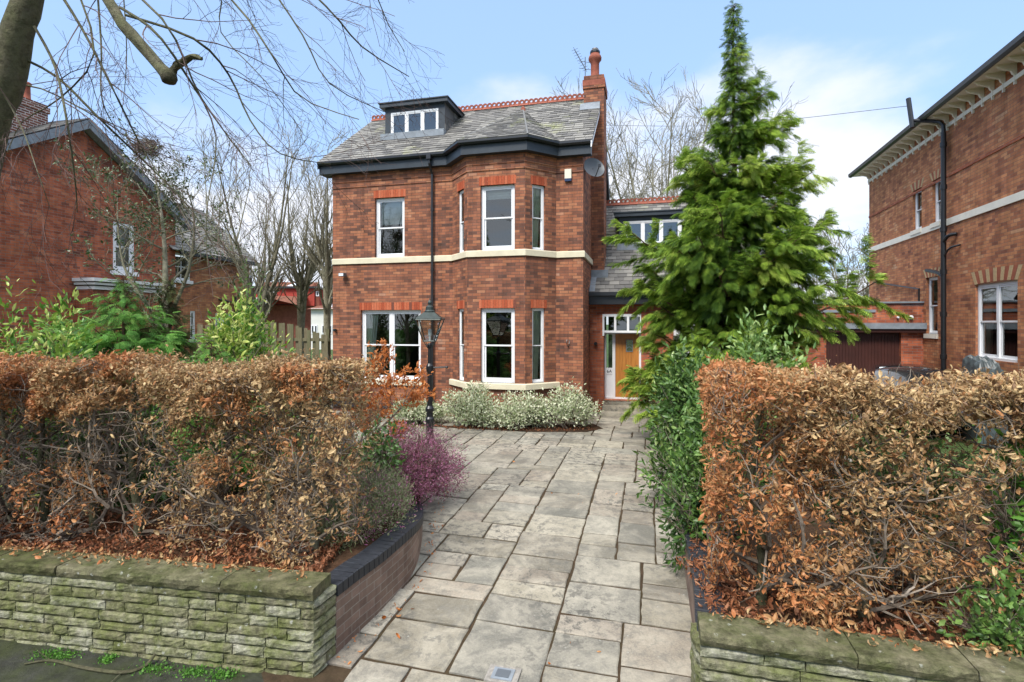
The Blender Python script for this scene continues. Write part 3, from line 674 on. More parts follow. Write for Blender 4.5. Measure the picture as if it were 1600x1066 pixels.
# roof
EV = -.30; zev = mainz(EV)
rf = MB()
slates(rf, [(-.32, EV, zev), (7.5, EV, zev), (7.5, RV, ZR), (-.32, RV, ZR)], gauge=.185)
slates(rf, [(7.5, DEP-EV, zev), (-.32, DEP-EV, zev), (-.32, RV, ZR), (7.5, RV, ZR)], gauge=.185)
bo = offset_path(P, .33); ap = (5.11, 2.35, mainz(2.35)+.02); zb = ZE-.03
q = [(float(x), float(y), zb) for x, y in bo]
pf = [q[2], q[3], ap]; slates(rf, pf, gauge=.185, lift=.016)
q1 = (3.684-.14, -.28, mainz(-.28)+.0); q4 = (6.54+.14, -.28, mainz(-.28)+.0)
slates(rf, [q1, q[2], ap], gauge=.185, lift=.016); slates(rf, [q[3], q4, ap], gauge=.185, lift=.016)
roof = rf.build('roof', 'slate', hs)
m = MB(); tube(m, [q[3], tuple((np.array(q[3])*.5+np.array(ap)*.5)), ap], .035, 6); tube(m, [q[2], ap], .03, 6); m.build('hip_flashing', 'slate_side', roof)
def ridge(parent, u0, u1, v, z, axis='x', crest=True):
    m = MB(); n = int((u1-u0)/.3)
    for i in range(n+1):
        a = u0+i*(u1-u0)/n if n else u0; b = min(a+.3*.98, u1)
        if b-a < .05: continue
        m.add([(a, v-.13, z-.075), (b, v-.13, z-.075), (b, v, z+.035), (a, v, z+.035), (a, v+.13, z-.075), (b, v+.13, z-.075)], [(0, 1, 2, 3), (3, 2, 5, 4)])
        if crest:
            for c in np.arange(a+.075, b, .15):
                k = 12; P3 = []
                for rr in (.088, .040):
                    for yy_ in (-.02, .02):
                        for j in range(k): t_ = 2*pi*j/k; P3.append((c+rr*cos(t_)*.98, v+yy_, z+.075+rr*sin(t_)))
                f = []
                for j in range(k):
                    j1 = (j+1) % k; f += [(j, j1, 2*k+j1, 2*k+j), (k+j1, k+j, 3*k+j, 3*k+j1), (j1, j, k+j, k+j1), (2*k+j, 2*k+j1, 3*k+j1, 3*k+j)]
                m.add(P3, f)
    return m.build('ridge_tiles', 'terracotta', parent)
ridge(roof, -.32, 7.02, RV, ZR+.03)
m = MB(); m.lathe([(.09, -.05), (.07, .06), (.02, .12)], ap, 8); m.build('hip_cap', 'terracotta', roof)
m = MB()
def barge(m, u, va, vb, za, zb_, h=.24, th=.03): m.add([(u, va, za-h), (u, vb, zb_-h), (u, vb, zb_-.01), (u, va, za-.01), (u+th, va, za-h), (u+th, vb, zb_-h), (u+th, vb, zb_-.01), (u+th, va, za-.01)], [(0, 3, 2, 1), (4, 5, 6, 7), (0, 1, 5, 4), (3, 7, 6, 2), (0, 4, 7, 3), (1, 2, 6, 5)])
barge(m, 7.46, EV, 2.02, zev-.01, mainz(2.02)-.01, .17); m.build('bargeboard', 'white_paint', hs)
m = MB(); barge(m, -.31, EV, RV, zev, ZR, .2); barge(m, -.31, RV, DEP-EV, ZR, zev, .2)
m.build('bargeboard', 'fascia_grey', hs); m = MB(); barge(m, 7.46, RV, DEP-EV, ZR, zev, .3)
m.add([(7.24, RV, ZR-.3), (7.46, RV, ZR-.3), (7.46, DEP-EV, zev-.3), (7.24, DEP-EV, zev-.3)], [(0, 1, 2, 3)]); m.build('bargeboard', 'fascia_grey', hs)
# chimney
cu0, cu1, cv0, cv1 = 7.016, 7.60, 2.02, 2.92; zt = 10.05-HB
m = MB(); m.box((cu0, cv0, -.3), (cu1, cv1, zt-.38)); m.box((cu0-.03, cv0-.03, zt-.38), (cu1+.03, cv1+.03, zt-.12)); m.box((cu0, cv0, zt-.12), (cu1, cv1, zt)); ch = m.build('chimney', 'brick', hs)
m = MB(); m.box((cu0-.034, cv0-.034, zt-.30), (cu1+.034, cv1+.034, zt-.14)); m.build('red_band', 'terracotta', ch)
m = MB(); m.add([(cu0-.1, cv0-.20, mainz(cv0-.20)+.035), (cu1+.02-.12, cv0-.20, mainz(cv0-.20)+.035), (cu1-.12, cv0-.006, mainz(cv0)+.14), (cu0-.1, cv0-.006, mainz(cv0)+.14)], [(0, 1, 2, 3)])
m.box((cu0-.012, cv0-.005, mainz(cv0)), (cu1-.11, cv0+.3, mainz(cv0)+.16)); m.build('flashing', 'lead', ch)
m = MB(); pc = ((cu0+cu1)/2, cv0+.36, zt)
m.lathe([(.17, -.02), (.165, .03), (.14, .06), (.125, .09), (.125, .50), (.14, .52), (.145, .55), (.19, .60), (.195, .66), (.175, .72), (.14, .75), (.14, .78)], pc, 20); pot = m.build('chimney_pot', 'terracotta', ch, smooth=True)
m = MB(); m.lathe([(.13, .78), (.15, .80), (.15, .86), (.11, .91), (.10, .94)], pc, 10); m.build('cowl', 'black_iron', pot)
# aerial on the ridge behind the chimney
a_ = MB(); ax, ay = 6.95, 2.95; tube(a_, [(ax, ay, ZR-.2), (ax, ay, ZR+1.35)], .014, 6); tube(a_, [(ax-.33, ay+.02, ZR+1.62), (ax+.02, ay-.02, ZR+.95)], .014, 5)
for i, t_ in enumerate(np.linspace(0, 1, 9)): c_ = np.array([ax-.33+.35*t_, ay, ZR+1.62-.67*t_]); tube(a_, [c_-np.array([.02, .16, 0]), c_+np.array([.02, .16, 0])], .006, 4); tube(a_, [c_-np.array([.10, 0, .03]), c_+np.array([.10, 0, .03])], .006, 4)
for z_ in (.98, 1.2): tube(a_, [(ax-.18, ay-.1, ZR+z_), (ax+.16, ay+.1, ZR+z_)], .008, 4)
a_.build('aerial', 'plastic_grey', hs)
# dormers
def dormer(parent, zf, v, u0, u1, zt_, wh, n, back, over=.13, side='slate_side', sl=.5):
    m = MB(); T, L = face_frame((u0, v), (u1, v)); zb_ = zf(v)-.04; hh = [wh[0]-u0, wh[1]-u0, wh[2], wh[3]]
    wall(m, (u0, v), (u1, v), zb_, zt_, [hh], reveal=.05)
    d = m.build('dormer', 'fascia_grey', parent)
    for u_ in (u0, u1):
        m = MB()
        q_ = [(u_, v, zb_), (u_, back, zf(back)), (u_, back, zt_), (u_, v, zt_)]; bk = min(back, v+(zt_-zb_)/sl)
        q_ = [(u_, v, zb_), (u_, bk, zt_), (u_, v, zt_)]; m.add(q_, [(0, 1, 2)] if u_ == u1 else [(2, 1, 0)])
        k = int((zt_-zb_)/.14)
        for i in range(k):
            z0_ = zb_+i*(zt_-zb_)/k; z1_ = z0_+(zt_-zb_)/k; vv = v+(z0_-zb_)/sl+.02; s_ = 1 if u_ == u1 else -1
            x_ = v
            while x_ < bk:
                x2 = min(x_+.25, bk)
                if x2 > vv-.1: m.box((u_, max(x_, v), z0_), (u_+s_*(.012+.01*random.random()), x2-.008, z1_-.004), rnd=random.random())
                x_ += .25
        m.build('cheek', side, d)
    m = MB(); m.box((u0-over, v-over, zt_-.01), (u1+over, back, zt_+.10)); m.box((u0-over-.03, v-over-.03, zt_+.10), (u1+over+.03, back, zt_+.13)); m.build('roof_cover', 'fascia_grey', d)
    m = MB(); m.box((u0-.05, v-.22, zf(v-.22)+.03), (u1+.05, v, zf(v)+.06)); m.build('lead_apron', 'lead', d)
    T, L = face_frame((u0, v), (u1, v)); sash_window(d, T, hh, rec=.0, mull=tuple((i+1)/n for i in range(n-1)), hor=False, fw=.05)
    m = MB(); m.box((u0+.1, v+.6, zb_), (u1-.1, v+.7, zt_)); m.build('interior', 'interior', d)
    return d
def solve_v(fr, px, py, zf):
    best = min(np.arange(-.5, 6, .005), key=lambda v: abs(fr.uz(px, py, v)[1]-zf(v))); return float(best)
dv = solve_v(H, 650, 212, mainz); d1 = H.hole(610.7, 685, 172.5, 210.5, dv); d1[2] = mainz(dv)+.05; d1[3] = H.uz(650, 172.5, dv)[1]
dormer(hs, mainz, dv, H.u(602, dv), H.u(695, dv), H.uz(650, 166, dv)[1]+.02, d1, 3, RV, sl=SL)
# downpipe
m = MB(); pu = H.u(674.5, -.12); tube(m, [(pu, -.29, ZE-.12), (pu, -.29, ZE-.30), (pu, -.09, ZE-.55), (pu, -.08, .02)], .036, 8); m.box((pu-.06, -.36, ZE-.2), (pu+.06, -.23, ZE-.07))
for z_ in (.6, 2.3, 3.95, 5.6): m.lathe([(.05, z_), (.05, z_+.07)], (pu, -.08, 0), 10)
m.build('downpipe', 'black_paint', hs)
# things on the wall
m = MB(); u, z = H.uz(540, 430); m.lathe([(.035, 0), (.035, .05)], (u, -.05, z), 8, 'y'); m.box((u-.09, -.22, z-.05), (u+.07, -.06, z+.04)); sl_ = m.build('security_light', 'plastic_grey', hs)
m = MB(); m.box((u-.08, -.226, z-.04), (u+.06, -.221, z+.03)); m.build('lens', 'rooflight', sl_)
m = MB(); u, z = H.uz(888, 275); m.box((u-.085, -.07, z-.08), (u+.085, 0, z+.16)); ab = m.build('alarm_box', 'cream_plastic', hs); m = MB(); m.prism([(u-.085, -.072), (u+.085, -.072), (u+.085, -.002), (u-.085, -.002)], z-.15, z-.08); m.build('strobe', 'blue_plastic', ab)
for px, py in ((525, 516), (888, 537)):
    m = MB(); u, z = H.uz(px, py)
    if px < 600: m.lathe([(.03, -.12), (.045, -.1), (.045, -.02), (.02, 0)], (u, 0, z), 8, 'y'); m.build('wall_light', 'black_iron', hs)
    else:
        tube(m, [(u-.03, -.02, z+.10), (u-.05, -.07, z+.02), (u, -.07, z-.06), (u+.01, -.02, z-.1)], .009, 5); tube(m, [(u+.03, -.02, z+.10), (u+.03, -.07, z), (u+.01, -.02, z-.1)], .009, 5); m.build('trellis_bracket', 'black_iron', hs)
# satellite dish on the side wall
sd = MB(); u, z = 7.26, H.uz(932, 266, .6)[1]; dc = np.array([7.48, .35, z]); nrm = unit(np.array([.42, -.82, .38])); A_ = unit(np.cross(nrm, [0, 0, 1.])); B_ = np.cross(A_, nrm)
rings = [(0, .0), (.12, .015), (.22, .04), (.30, .075)]; V = [dc-nrm*.06]
for r_, h_ in rings[1:]:
    for j in range(24): t_ = 2*pi*j/24; V.append(dc+A_*cos(t_)*r_*.95+B_*sin(t_)*r_+nrm*(h_-.06))
f = [(0, 1+j, 1+(j+1) % 24) for j in range(24)]
for k in range(2): f += [(1+k*24+j, 1+(k+1)*24+j, 1+(k+1)*24+(j+1) % 24, 1+k*24+(j+1) % 24) for j in range(24)]
sd.add(np.array(V), f); dish = sd.build('satellite_dish', 'plastic_grey', hs, smooth=True)
sd = MB(); tube(sd, [(7.25, .45, z-.05), (7.40, .42, z-.02), tuple(dc-nrm*.06)], .02, 6); tube(sd, [tuple(dc-B_*.28), tuple(dc-B_*.2+nrm*.33)], .012, 5); sd.box(tuple(dc-B_*.2+nrm*.33-.035), tuple(dc-B_*.2+nrm*.33+.035)); sd.build('dish_arm', 'black_iron', dish)

# the lower side wing: entrance and slate roof
XV = 1.6; XE = 11.7; XEV = XV-.25; xz0 = CH+48/F*15.0-HB; XS = .8; XR = 5.5; xz = lambda v: xz0+(v-XEV)*XS
w = MB(); q0, q1_ = (7.24, XV), (XE, XV)
ent = H.fhole(945.5, 1003, 519, 626, q0, q1_); tr = H.fhole(941.5, 1000.5, 492, 520, q0, q1_); ent[3] = tr[3]; ent[0] = tr[0]+.03; ent[1] = tr[1]+.02
gd = H.fhole(1052, 1150, 490, 622, q0, q1_); ent[3] = round(ent[3], 3); gd[2] = 0.02
wall(w, q0, q1_, -.3, xz0+.05, [ent, gd], reveal=.32); wall(w, q1_, (XE, 9.6), -.3, xz0+.05)
w.add([(XE, XV, xz0-.1), (XE, 9.4, xz0-.1), (XE, XR, xz(XR)-.05)], [(0, 1, 2)])
w.build('wing_wall', 'brick_dark', hs)
rf = MB(); slates(rf, [(7.25, XEV-.03, xz(XEV-.03)), (XE+.2, XEV-.03, xz(XEV-.03)), (XE+.2, XR, xz(XR)), (7.25, XR, xz(XR))], gauge=.19)
slates(rf, [(XE+.2, 9.65, xz0), (7.25, 9.65, xz0), (7.25, XR, xz(XR)), (XE+.2, XR, xz(XR))], gauge=.3, width=.4)
roof2 = rf.build('wing_roof', 'slate', hs); ridge(roof2, 7.3, XE+.2, XR, xz(XR)+.03)
m = MB(); m.box((7.242, XEV-.02, xz0-.34), (XE+.2, XEV+.02, xz0-.05)); m.box((7.242, XEV, xz0-.34), (XE+.2, XV, xz0-.30)); m.build('fascia', 'black_paint', hs)
m = MB(); m.box((7.242, XEV-.12, xz0-.10), (XE+.2, XEV-.021, xz0+.0)); m.build('gutter', 'black_paint', hs)
m = MB(); m.add([(7.245, XEV, xz(XEV)+.03), (7.40, XEV, xz(XEV)+.03), (7.40, 2.0, xz(2.0)+.04), (7.245, 2.0, xz(2.0)+.04)], [(0, 1, 2, 3)]); m.box((7.245, 1.9, xz(1.9)+.0), (7.72, 2.018, xz(2.0)+.16)); m.build('flashing', 'lead', roof2)
dv = solve_v(H, 985, 385, xz); d2 = H.hole(976, 1092, 345, 381, dv); zm_ = H.uz(1000, 345, dv)[1]; d2[2] = xz(dv)+.05; d2[3] = zm_
dormer(hs, xz, dv, H.u(967, dv), H.u(1106, dv), zm_+.14, d2, 4, min(XR-.1, dv+(zm_+.2-xz(dv))/XS+.3), sl=XS)
# entrance
T, L = face_frame(q0, q1_); zT0 = tr[2]; ztop = ent[3]; a0, a1 = ent[0], ent[1]; zth = ent[2]
m = MB(); fo = .03; A0, A1 = tr[0], tr[1]+.02
m.box((A0, -.06, zT0), (A1, fo, zT0+.06), T); m.box((A0, -.06, ztop-.05), (A1, fo, ztop+.02), T); m.box((A0, -.06, zT0-.09), (A0+.05, fo, zT0), T)
nx_ = 3; wd = (A1-A0)/nx_
for i in range(4): x_ = A0+i*wd; m.box((max(A0, x_-.03), -.06, zT0+.06), (min(A1, x_+.03+.02*(i == 0)), fo-.002, ztop-.05), T)
fr_ = m.build('transom_window', 'white_paint', hs); g_ = MB(); g_.add([T(A0+.03, -.03, zT0+.06), T(A1-.03, -.03, zT0+.06), T(A1-.03, -.03, ztop-.05), T(A0+.03, -.03, ztop-.05)], [(0, 1, 2, 3)]); g_.build('pane', 'glass', fr_)
df = MB(); r0 = -.30; sl0, sl1 = H.on(945.5, 560, q0, q1_)[0], H.on(957, 560, q0, q1_)[0]; sl0 = a0+.01
dz = lambda py: H.uz(955, py, XV+.3)[1]
x_sl1 = H.u(956.8, XV+.3)-7.24; x_d0 = H.u(961.3, XV+.3)-7.24; x_sl0 = a0+.05
zsb, zbt = dz(575), dz(622)
df.box((a0+.002, r0-.06, zth), (x_sl0, r0, zT0-.002), T); df.box((x_sl1, r0-.06, zth), (x_d0, r0, zT0-.002), T); df.box((a1-.06, r0-.06, zth), (a1-.002, r0, zT0-.002), T)
df.box((x_sl0, r0-.06, zT0-.05), (x_sl1, r0-.002, zT0-.002), T); df.box((x_d0, r0-.06, zT0-.04), (a1-.06, r0-.002, zT0-.002), T); df.box((x_sl0, r0-.06, zth), (a1-.06, r0+.01, zth+.05), T)
df.box((x_sl0, r0-.055, zth+.05), (x_sl1, r0-.02, zsb-.18), T); df.box((x_sl0, r0-.055, zsb-.18), (x_sl1, r0-.004, zsb), T)
dfr = df.build('door_frame', 'white_paint', hs); g_ = MB(); g_.add([T(x_sl0, r0-.03, zsb), T(x_sl1, r0-.03, zsb), T(x_sl1, r0-.03, zT0-.05), T(x_sl0, r0-.03, zT0-.05)], [(0, 1, 2, 3)]); g_.build('pane', 'glass', dfr)
m = MB(); dd0, dd1 = x_d0+.004, a1-.064; dzb, dzt = zth+.055, zT0-.045; sw = .12; r1 = r0-.02
m.box((dd0, r1-.045, dzb), (dd0+sw, r1, dzt), T); m.box((dd1-sw, r1-.045, dzb), (dd1, r1, dzt), T); m.box((dd0+sw, r1-.045, dzt-sw), (dd1-sw, r1-.001, dzt), T); m.box((dd0+sw, r1-.045, dzb), (dd1-sw, r1-.001, dzb+.2), T)
nb = 5; bw_ = (dd1-dd0-2*sw)/nb
for i in range(nb): m.box((dd0+sw+i*bw_+.003, r1-.04, dzb+.2), (dd0+sw+(i+1)*bw_-.003, r1-.014, dzt-sw), T, rnd=random.random())
m.box((dd0+sw, r1-.042, dzb+.2), (dd1-sw, r1-.038, dzt-sw), T)
dr = m.build('front_door', 'varnished_wood', hs)
lx, lz = H.u(983.5, XV+.32)-7.24, dz(540); m = MB(); m.box((lx-.085, r1-.012, lz-.16), (lx+.085, r1-.004, lz+.16), T); lt_ = m.build('door_light', 'glass', dr)
m = MB()
for q in ((-.095, -.17, -.08, .17), (.08, -.17, .095, .17), (-.08, -.17, .08, -.155), (-.08, .155, .08, .17)): m.box((lx+q[0], r1-.016, lz+q[1]), (lx+q[2], r1+.004, lz+q[3]), T)
for q in (-.08, 0, .08): tube(m, [T(lx-.07, r1-.002, lz+q), T(lx, r1-.002, lz+q+.05), T(lx+.07, r1-.002, lz+q)], .008, 4)
m.build('lead_grille', 'lead', dr)
m = MB(); m.lathe([(.02, 0), (.02, .05), (.035, .06), (.035, .08)], T(dd1-.06, r1, (dzb+dzt)/2), 10, 'y'); m.build('door_handle', 'chrome', dr)
# number on the panel beside the door
def lettering(txt, size, loc, rot, mat, parent, name='house_number'):
    cu = bpy.data.curves.new(name, 'FONT'); cu.body = txt; cu.size = size; cu.extrude = .002; cu.align_x = 'CENTER'; cu.align_y = 'CENTER'
    o = bpy.data.objects.new(name, cu); COL.objects.link(o); me = bpy.data.meshes.new_from_object(o); bpy.data.objects.remove(o)
    o = bpy.data.objects.new(name, me); COL.objects.link(o); me.materials.clear(); me.materials.append(M[mat]); o.parent = parent; o.location = loc; o.rotation_euler = rot; return o
lettering('6A', .125, T((x_sl0+x_sl1)/2, r0+.001, zsb-.10), (pi/2, 0, 0), 'black_iron', hs)
m = MB(); m.box((A0+.1, -.9, -.2), (A1, -.88, ztop), T); m.box((A0, -.9, ztop-.02), (A1, -.35, ztop), T); m.build('interior', 'interior', hs)
m = MB()
for i in range(2): m.box((a0-.02+.0*i, -.30-.02, zth-.02-.0*i-.12*(i+1)+.0), (a1+.5, .0+.30*i, zth-.004-.13*i), T, rnd=random.random())
m.box((a0-.02, -.40, -.3), (a1+.5, .62, zth-.26), T, rnd=.7)
m.build('doorstep', 'paving', hs)
u, z = H.uz(931, 537, XV); m = MB(); m.lathe([(.04, -.13), (.05, -.11), (.05, -.02), (.02, 0)], (u, XV, z), 10, 'y'); m.build('wall_light', 'black_iron', hs)
m = MB(); a, b_, c_, d_ = gd; n = 4; hh = (d_-.06-c_)/n
m.box((a, -.14, c_), (a+.06, -.06, d_), T); m.box((b_-.06, -.14, c_), (b_, -.06, d_), T); m.box((a+.06, -.14, d_-.06), (b_-.06, -.06, d_), T)
for i in range(n): m.box((a+.06, -.12, c_+i*hh+.006), (b_-.06, -.08, c_+(i+1)*hh-.006), T)
m.box((a+.06, -.12, c_), (b_-.06, -.10, d_-.06), T); m.build('garage_door', 'white_paint', hs)
# ------------------------------------------------------------ neighbours' buildings
# right: long brick side wall running towards the camera, bracketed eaves
RN = Fr(12.95, 19.4, HB, -106.2)
rt = thing('brick_villa', 'orange brick villa with cream bracketed eaves and long blank side wall, right edge', 'house', RN.o, RN.a)
RL = 12.5; _, zb_ = RN.uz(1358, 285); _, zs1 = RN.uz(1358, 388)
w1 = RN.hole(1425, 1437.5, 300, 360); w2 = RN.hole(1458, 1466.5, 285, 349); w3 = RN.hole(1448, 1464, 434, 521); w4 = RN.hole(1526, 1589, 440, 566)
def vwin(x0, x1, xm, yt, yb): h = RN.hole(x0, x1, yt, yb); h[2] = RN.uz(xm, yb)[1]; h[3] = RN.uz(xm, yt)[1]; return h
w1 = vwin(1426, 1440, 1433, 296, 359); w2 = vwin(1457, 1470, 1463, 280, 348); w3 = vwin(1447, 1465, 1456, 433, 522); w4 = vwin(1524, 1590, 1558, 441, 564)
w2[2] = w1[2]; w2[3] = w1[3]
ztw = zb_+.36; w = MB()
wall(w, (0, 0), (RL, 0), -.3, ztw, [w1, w2, w3, w4], reveal=.12)
for a, b in (((RL, 0), (RL, 9)), ((RL, 9), (0, 9)), ((0, 9), (0, 0))): wall(w, a, b, -.3, ztw)
w.build('wall', 'brick_orange', rt)
T, L = face_frame((0, 0), (RL, 0)); m = MB(); m.box((-.02, 0, zs1-.17), (RL, .03, zs1), T); m.build('string_course', 'cream_paint', rt)
m = MB(); zc = RN.uz(1358, 338)[1]; m.box((0, 0, zc-.07), (RL, .02, zc-.0), T); m.build('moulded_course', 'brick_dark', rt)
m = MB(); m.box((-.03, 0, zb_-.02), (RL, .035, zb_+.08), T); m.build('cornice_rail', 'cream_paint', rt)
nbk = 31; sp = RL/nbk
for i in range(nbk):
    a = .06+i*sp; m = MB(); m.box((a-.02, .002, zb_-.10), (a+.02, .045, zb_+.12), T)
    prof = [(.03, zb_+.09), (.07, zb_+.12), (.10, zb_+.19), (.20, zb_+.22), (.30, zb_+.26), (.36, zb_+.33), (.0, zb_+.33), (.0, zb_+.09)]
    V = [T(a+s_*.026, q[0]+.002, q[1]) for s_ in (-1, 1) for q in prof]; k = len(prof)
    m.add(V, [tuple(range(k)), tuple(range(k, 2*k))[::-1]]+[(j, k+j, k+(j+1) % k, (j+1) % k) for j in range(k)]); m.build('bracket', 'cream_paint', rt)
m = MB(); m.box((-.42, -.1, zb_+.33), (RL, .42, zb_+.37), T); m.build('soffit', 'cream_paint', rt)
m = MB(); m.add([T(-.47, .47, zb_+.39), T(RL, .47, zb_+.39), T(RL, -4.5, zb_+2.4), T(4, -4.5, zb_+2.4)], [(0, 1, 2, 3)]); m.add([T(-.47, .47, zb_+.39), T(4, -4.5, zb_+2.4), T(-.47, -9.5, zb_+.39)], [(0, 1, 2)]); m.build('roof', 'slate_side', rt)
m = MB(); sweep(m, [(-.47, -.42), (RL, -.42)], [(0, zb_+.32), (.05, zb_+.31), (.11, zb_+.34), (.12, zb_+.44), (0, zb_+.44)]); m.build('gutter', 'black_paint', rt)
# tall soil stack with side branches
sa = RN.u(1473.5, -.15); m = MB(); yb = -.14; ztop = zb_+.28
tube(m, [(sa, yb, -.2), (sa, yb, ztop-.45)], .06, 12); tube(m, [(sa, yb, ztop-.45), (sa-.05, yb-.05, ztop-.15), (sa-.5, -.60, ztop+.10)], .05, 10, 7); tube(m, [(sa-.45, -.66, ztop-.1), (sa-.6, -.70, ztop+.75)], .06, 10)
tube(m, [(sa-.11, yb+.02, ztop-.4), (sa-.11, yb+.02, zs1+1.55)], .04, 8)
for z_ in np.arange(.5, ztop-.5, 1.1): m.lathe([(.078, z_), (.078, z_+.12)], (sa, yb, 0), 12)
zb2 = RN.uz(1470, 421)[1]; tube(m, [(sa, yb, zb2-.25), (sa-.3, yb, zb2-.1), (sa-.95, yb, zb2+.02)], .05, 8, 6)
zb3 = RN.uz(1475, 375)[1]; tube(m, [(sa, yb, zb3-.1), (sa+.25, yb, zb3+.03), (sa+.4, -.02, zb3+.05)], .045, 8, 6)
tube(m, [(sa, yb, zb3-.5), (sa+.3, yb, zb3-.3), (sa+.55, -.02, zb3-.25)], .025, 6, 6)
CABLE_END = RN.w(sa-.6, -.70, ztop+.55)
m.build('soil_pipe', 'black_iron', rt)
m = MB(); zg = RN.uz(1400, 450)[1]; tube(m, [(RN.u(1368), -.05, RN.uz(1368, 441)[1]), (RN.u(1436, -.05), -.05, RN.uz(1436, 452)[1]), (RN.u(1436, -.05), -.05, .0)], .028, 6); m.build('waste_pipe', 'black_paint', rt)
for h, n in ((w1, 7), (w2, 7), (w3, 9), (w4, 13)):
    m = MB(); a0, a1 = h[0], h[1]; wd = a1-a0; c = (a0+a1)/2; hh = .30 if h is w4 else .24
    for i in range(n):
        t0, t1 = i/n, (i+1)/n; rr = .03 if h is w4 else 0
        f = lambda t, z, e=.05: (c+(t-.5)*(wd+(.36 if z else .04)), z*hh+rr*4*t*(1-t))
        q = [f(t0+.004, 0), f(t1-.004, 0), f(t1-.004, 1), f(t0+.004, 1)]
        V = [T(x, .006, h[3]+z-.0) for x, z in q]+[T(x, -.05, h[3]+z) for x, z in q]
        m.add(V, [(0, 1, 2, 3), (0, 4, 5, 1), (1, 5, 6, 2), (2, 6, 7, 3), (3, 7, 4, 0)], mat=i % 2)
    m.build('window_arch', ['pale_brick', 'brick_arch'], rt)
    if h is not w4:
        m = MB(); m.box((a0-.04, -.1, h[2]-.12), (a1+.04, .05, h[2]), T); m.build('sill', 'cream_paint', rt)
sash_window(rt, T, w1, rec=.07, fw=.05); sash_window(rt, T, w2, rec=.07, fw=.05); sash_window(rt, T, w3, rec=.07, fw=.05)
wn = sash_window(rt, T, w4, rec=.05, mull=(.5,), curtains='l', fw=.07)
m = MB(); m.box((.2, 2.2, 0), (RL-.2, 2.3, ztw)); m.box((.2, .3, 3.6), (RL-.2, 2.2, 3.7)); m.build('interior', 'interior', rt)
# bottles on a rack just inside the window
m = MB(); a_ = w4[0]+(w4[1]-w4[0])*.72; zr = w4[2]+.32
for i in range(3): m.box((a_, .28, zr-.28+i*.14), (a_+.42, .5, zr-.265+i*.14))
m.box((a_, .28, zr-.3), (a_+.02, .5, zr+.02)); m.box((a_+.40, .28, zr-.3), (a_+.42, .5, zr+.02)); rk = m.build('bottle_rack', 'pale_brick'); rk.parent = None
rk.location = RN.o; rk.rotation_euler = (0, 0, RN.a); tag(rk, 'pale wooden rack with bottles inside the villa window', 'rack')
for i in range(4):
    m = MB(); m.lathe([(.036, 0), (.036, .16), (.014, .21), (.014, .27)], (a_+.06+i*.10, .38, zr+.02), 8); b_ = m.build('bottle', 'glass' if i % 2 else 'black_iron')
    b_.location = RN.o; b_.rotation_euler = (0, 0, RN.a); tag(b_, 'bottle standing in a row on top of the window rack', 'bottle', 'bottles on the rack')

# low brick garage between the villas
GA = Fr(11.75-.96*4.2, 15.28+.279*4.2, HB, -16.2)
ga = thing('brick_garage', 'low brown garage with brick parapet, joined to the right hand villa', 'garage', GA.o, GA.a)
GL = 4.2; gt = GA.uz(1400, 474)[1]; fz1 = GA.uz(1400, 505)[1]; fz0 = GA.uz(1400, 514)[1]
dh = GA.hole(1291, 1408, 519, 640); dh[2] = .02
w = MB(); wall(w, (0, 0), (GL, 0), -.2, gt, [dh], reveal=.2); wall(w, (0, 6), (0, 0), -.2, gt); w.build('wall', 'brick_dark', ga)
T, L = face_frame((0, 0), (GL, 0)); m = MB(); m.box((-.05, 0, fz0), (GL, .22, fz1), T); m.box((1.2, 0, gt-.26), (3.0, .04, gt-.18), T); m.build('lead_ledge', 'lead', ga)
m = MB(); m.box((-.05, 0, fz0-.1), (GL, .16, fz0-.002), T); dw = dh[1]-dh[0]
for i in range(22): m.box((dh[0]+.04+i*(dw-.08)/22+.004, -.14, .05), (dh[0]+.04+(i+1)*(dw-.08)/22-.004, -.12, dh[3]-.05), T)
m.box((dh[0], -.16, .03), (dh[1], -.139, dh[3]), T); gdr = m.build('garage_door', 'brown_door', ga)
m = MB(); m.box((dh[0]+dw*.46, -.12, 1.0), (dh[0]+dw*.54, -.08, 1.05), T); m.build('door_handle', 'black_iron', gdr)
m = MB(); m.box((-.05, .0, gt), (GL, .05, gt+.05), T); m.box((-.05, -6, gt-.08), (GL, 0, gt-.03), T); m.build('roof', 'lead', ga)
for px, rr in ((1402, .03), (1422, .055)):
    u, z = GA.uz(px, 496); m = MB(); m.lathe([(rr*.7, -.10), (rr, -.09), (rr, -.03), (rr*.5, 0)], (u, 0, z), 12, 'y'); m.build('flood_light', 'white_paint', ga)

# left: gable end house with a long rear wing
LN = Fr(-14.055, 13.1, HB, 77.85)
lh = thing('gabled_house', 'dark red brick gable end house with slate rear wing behind the garden shrubs', 'house', LN.o, LN.a)
GLn = 7.04; ez = LN.uz(275, 345)[1]; pz = LN.uz(128, 203)[1]; wz = LN.uz(392, 410)[1]
h1 = LN.fhole(176.5, 210, 349, 424, (0, 0), (GLn, 0)); h2 = LN.fhole(272, 298, 396, 438, (GLn, 0), (11.2, 0)); h3 = LN.fhole(337, 361, 490, 530, (GLn, 0), (11.2, 0)); h4 = LN.fhole(298, 306, 486, 530, (GLn, 0), (11.2, 0))
w = MB(); wall(w, (0, 0), (GLn, 0), -.3, ez, [h1]); wall(w, (GLn, 0), (GLn, 9), -.3, ez); wall(w, (0, 9), (0, 0), -.3, ez)
pu_ = LN.u(128); w.add([(0, 0, ez), (GLn, 0, ez), (pu_, 0, pz)], [(0, 1, 2)]); w.build('wall', 'brick_dark', lh)
w = MB(); wall(w, (GLn, 0.02), (11.1, .02), -.3, wz, [h2, h3, h4]); wall(w, (11.1, .02), (11.1, 6), -.3, wz); w.build('wing_wall', 'brick_orange', lh)
m = MB()
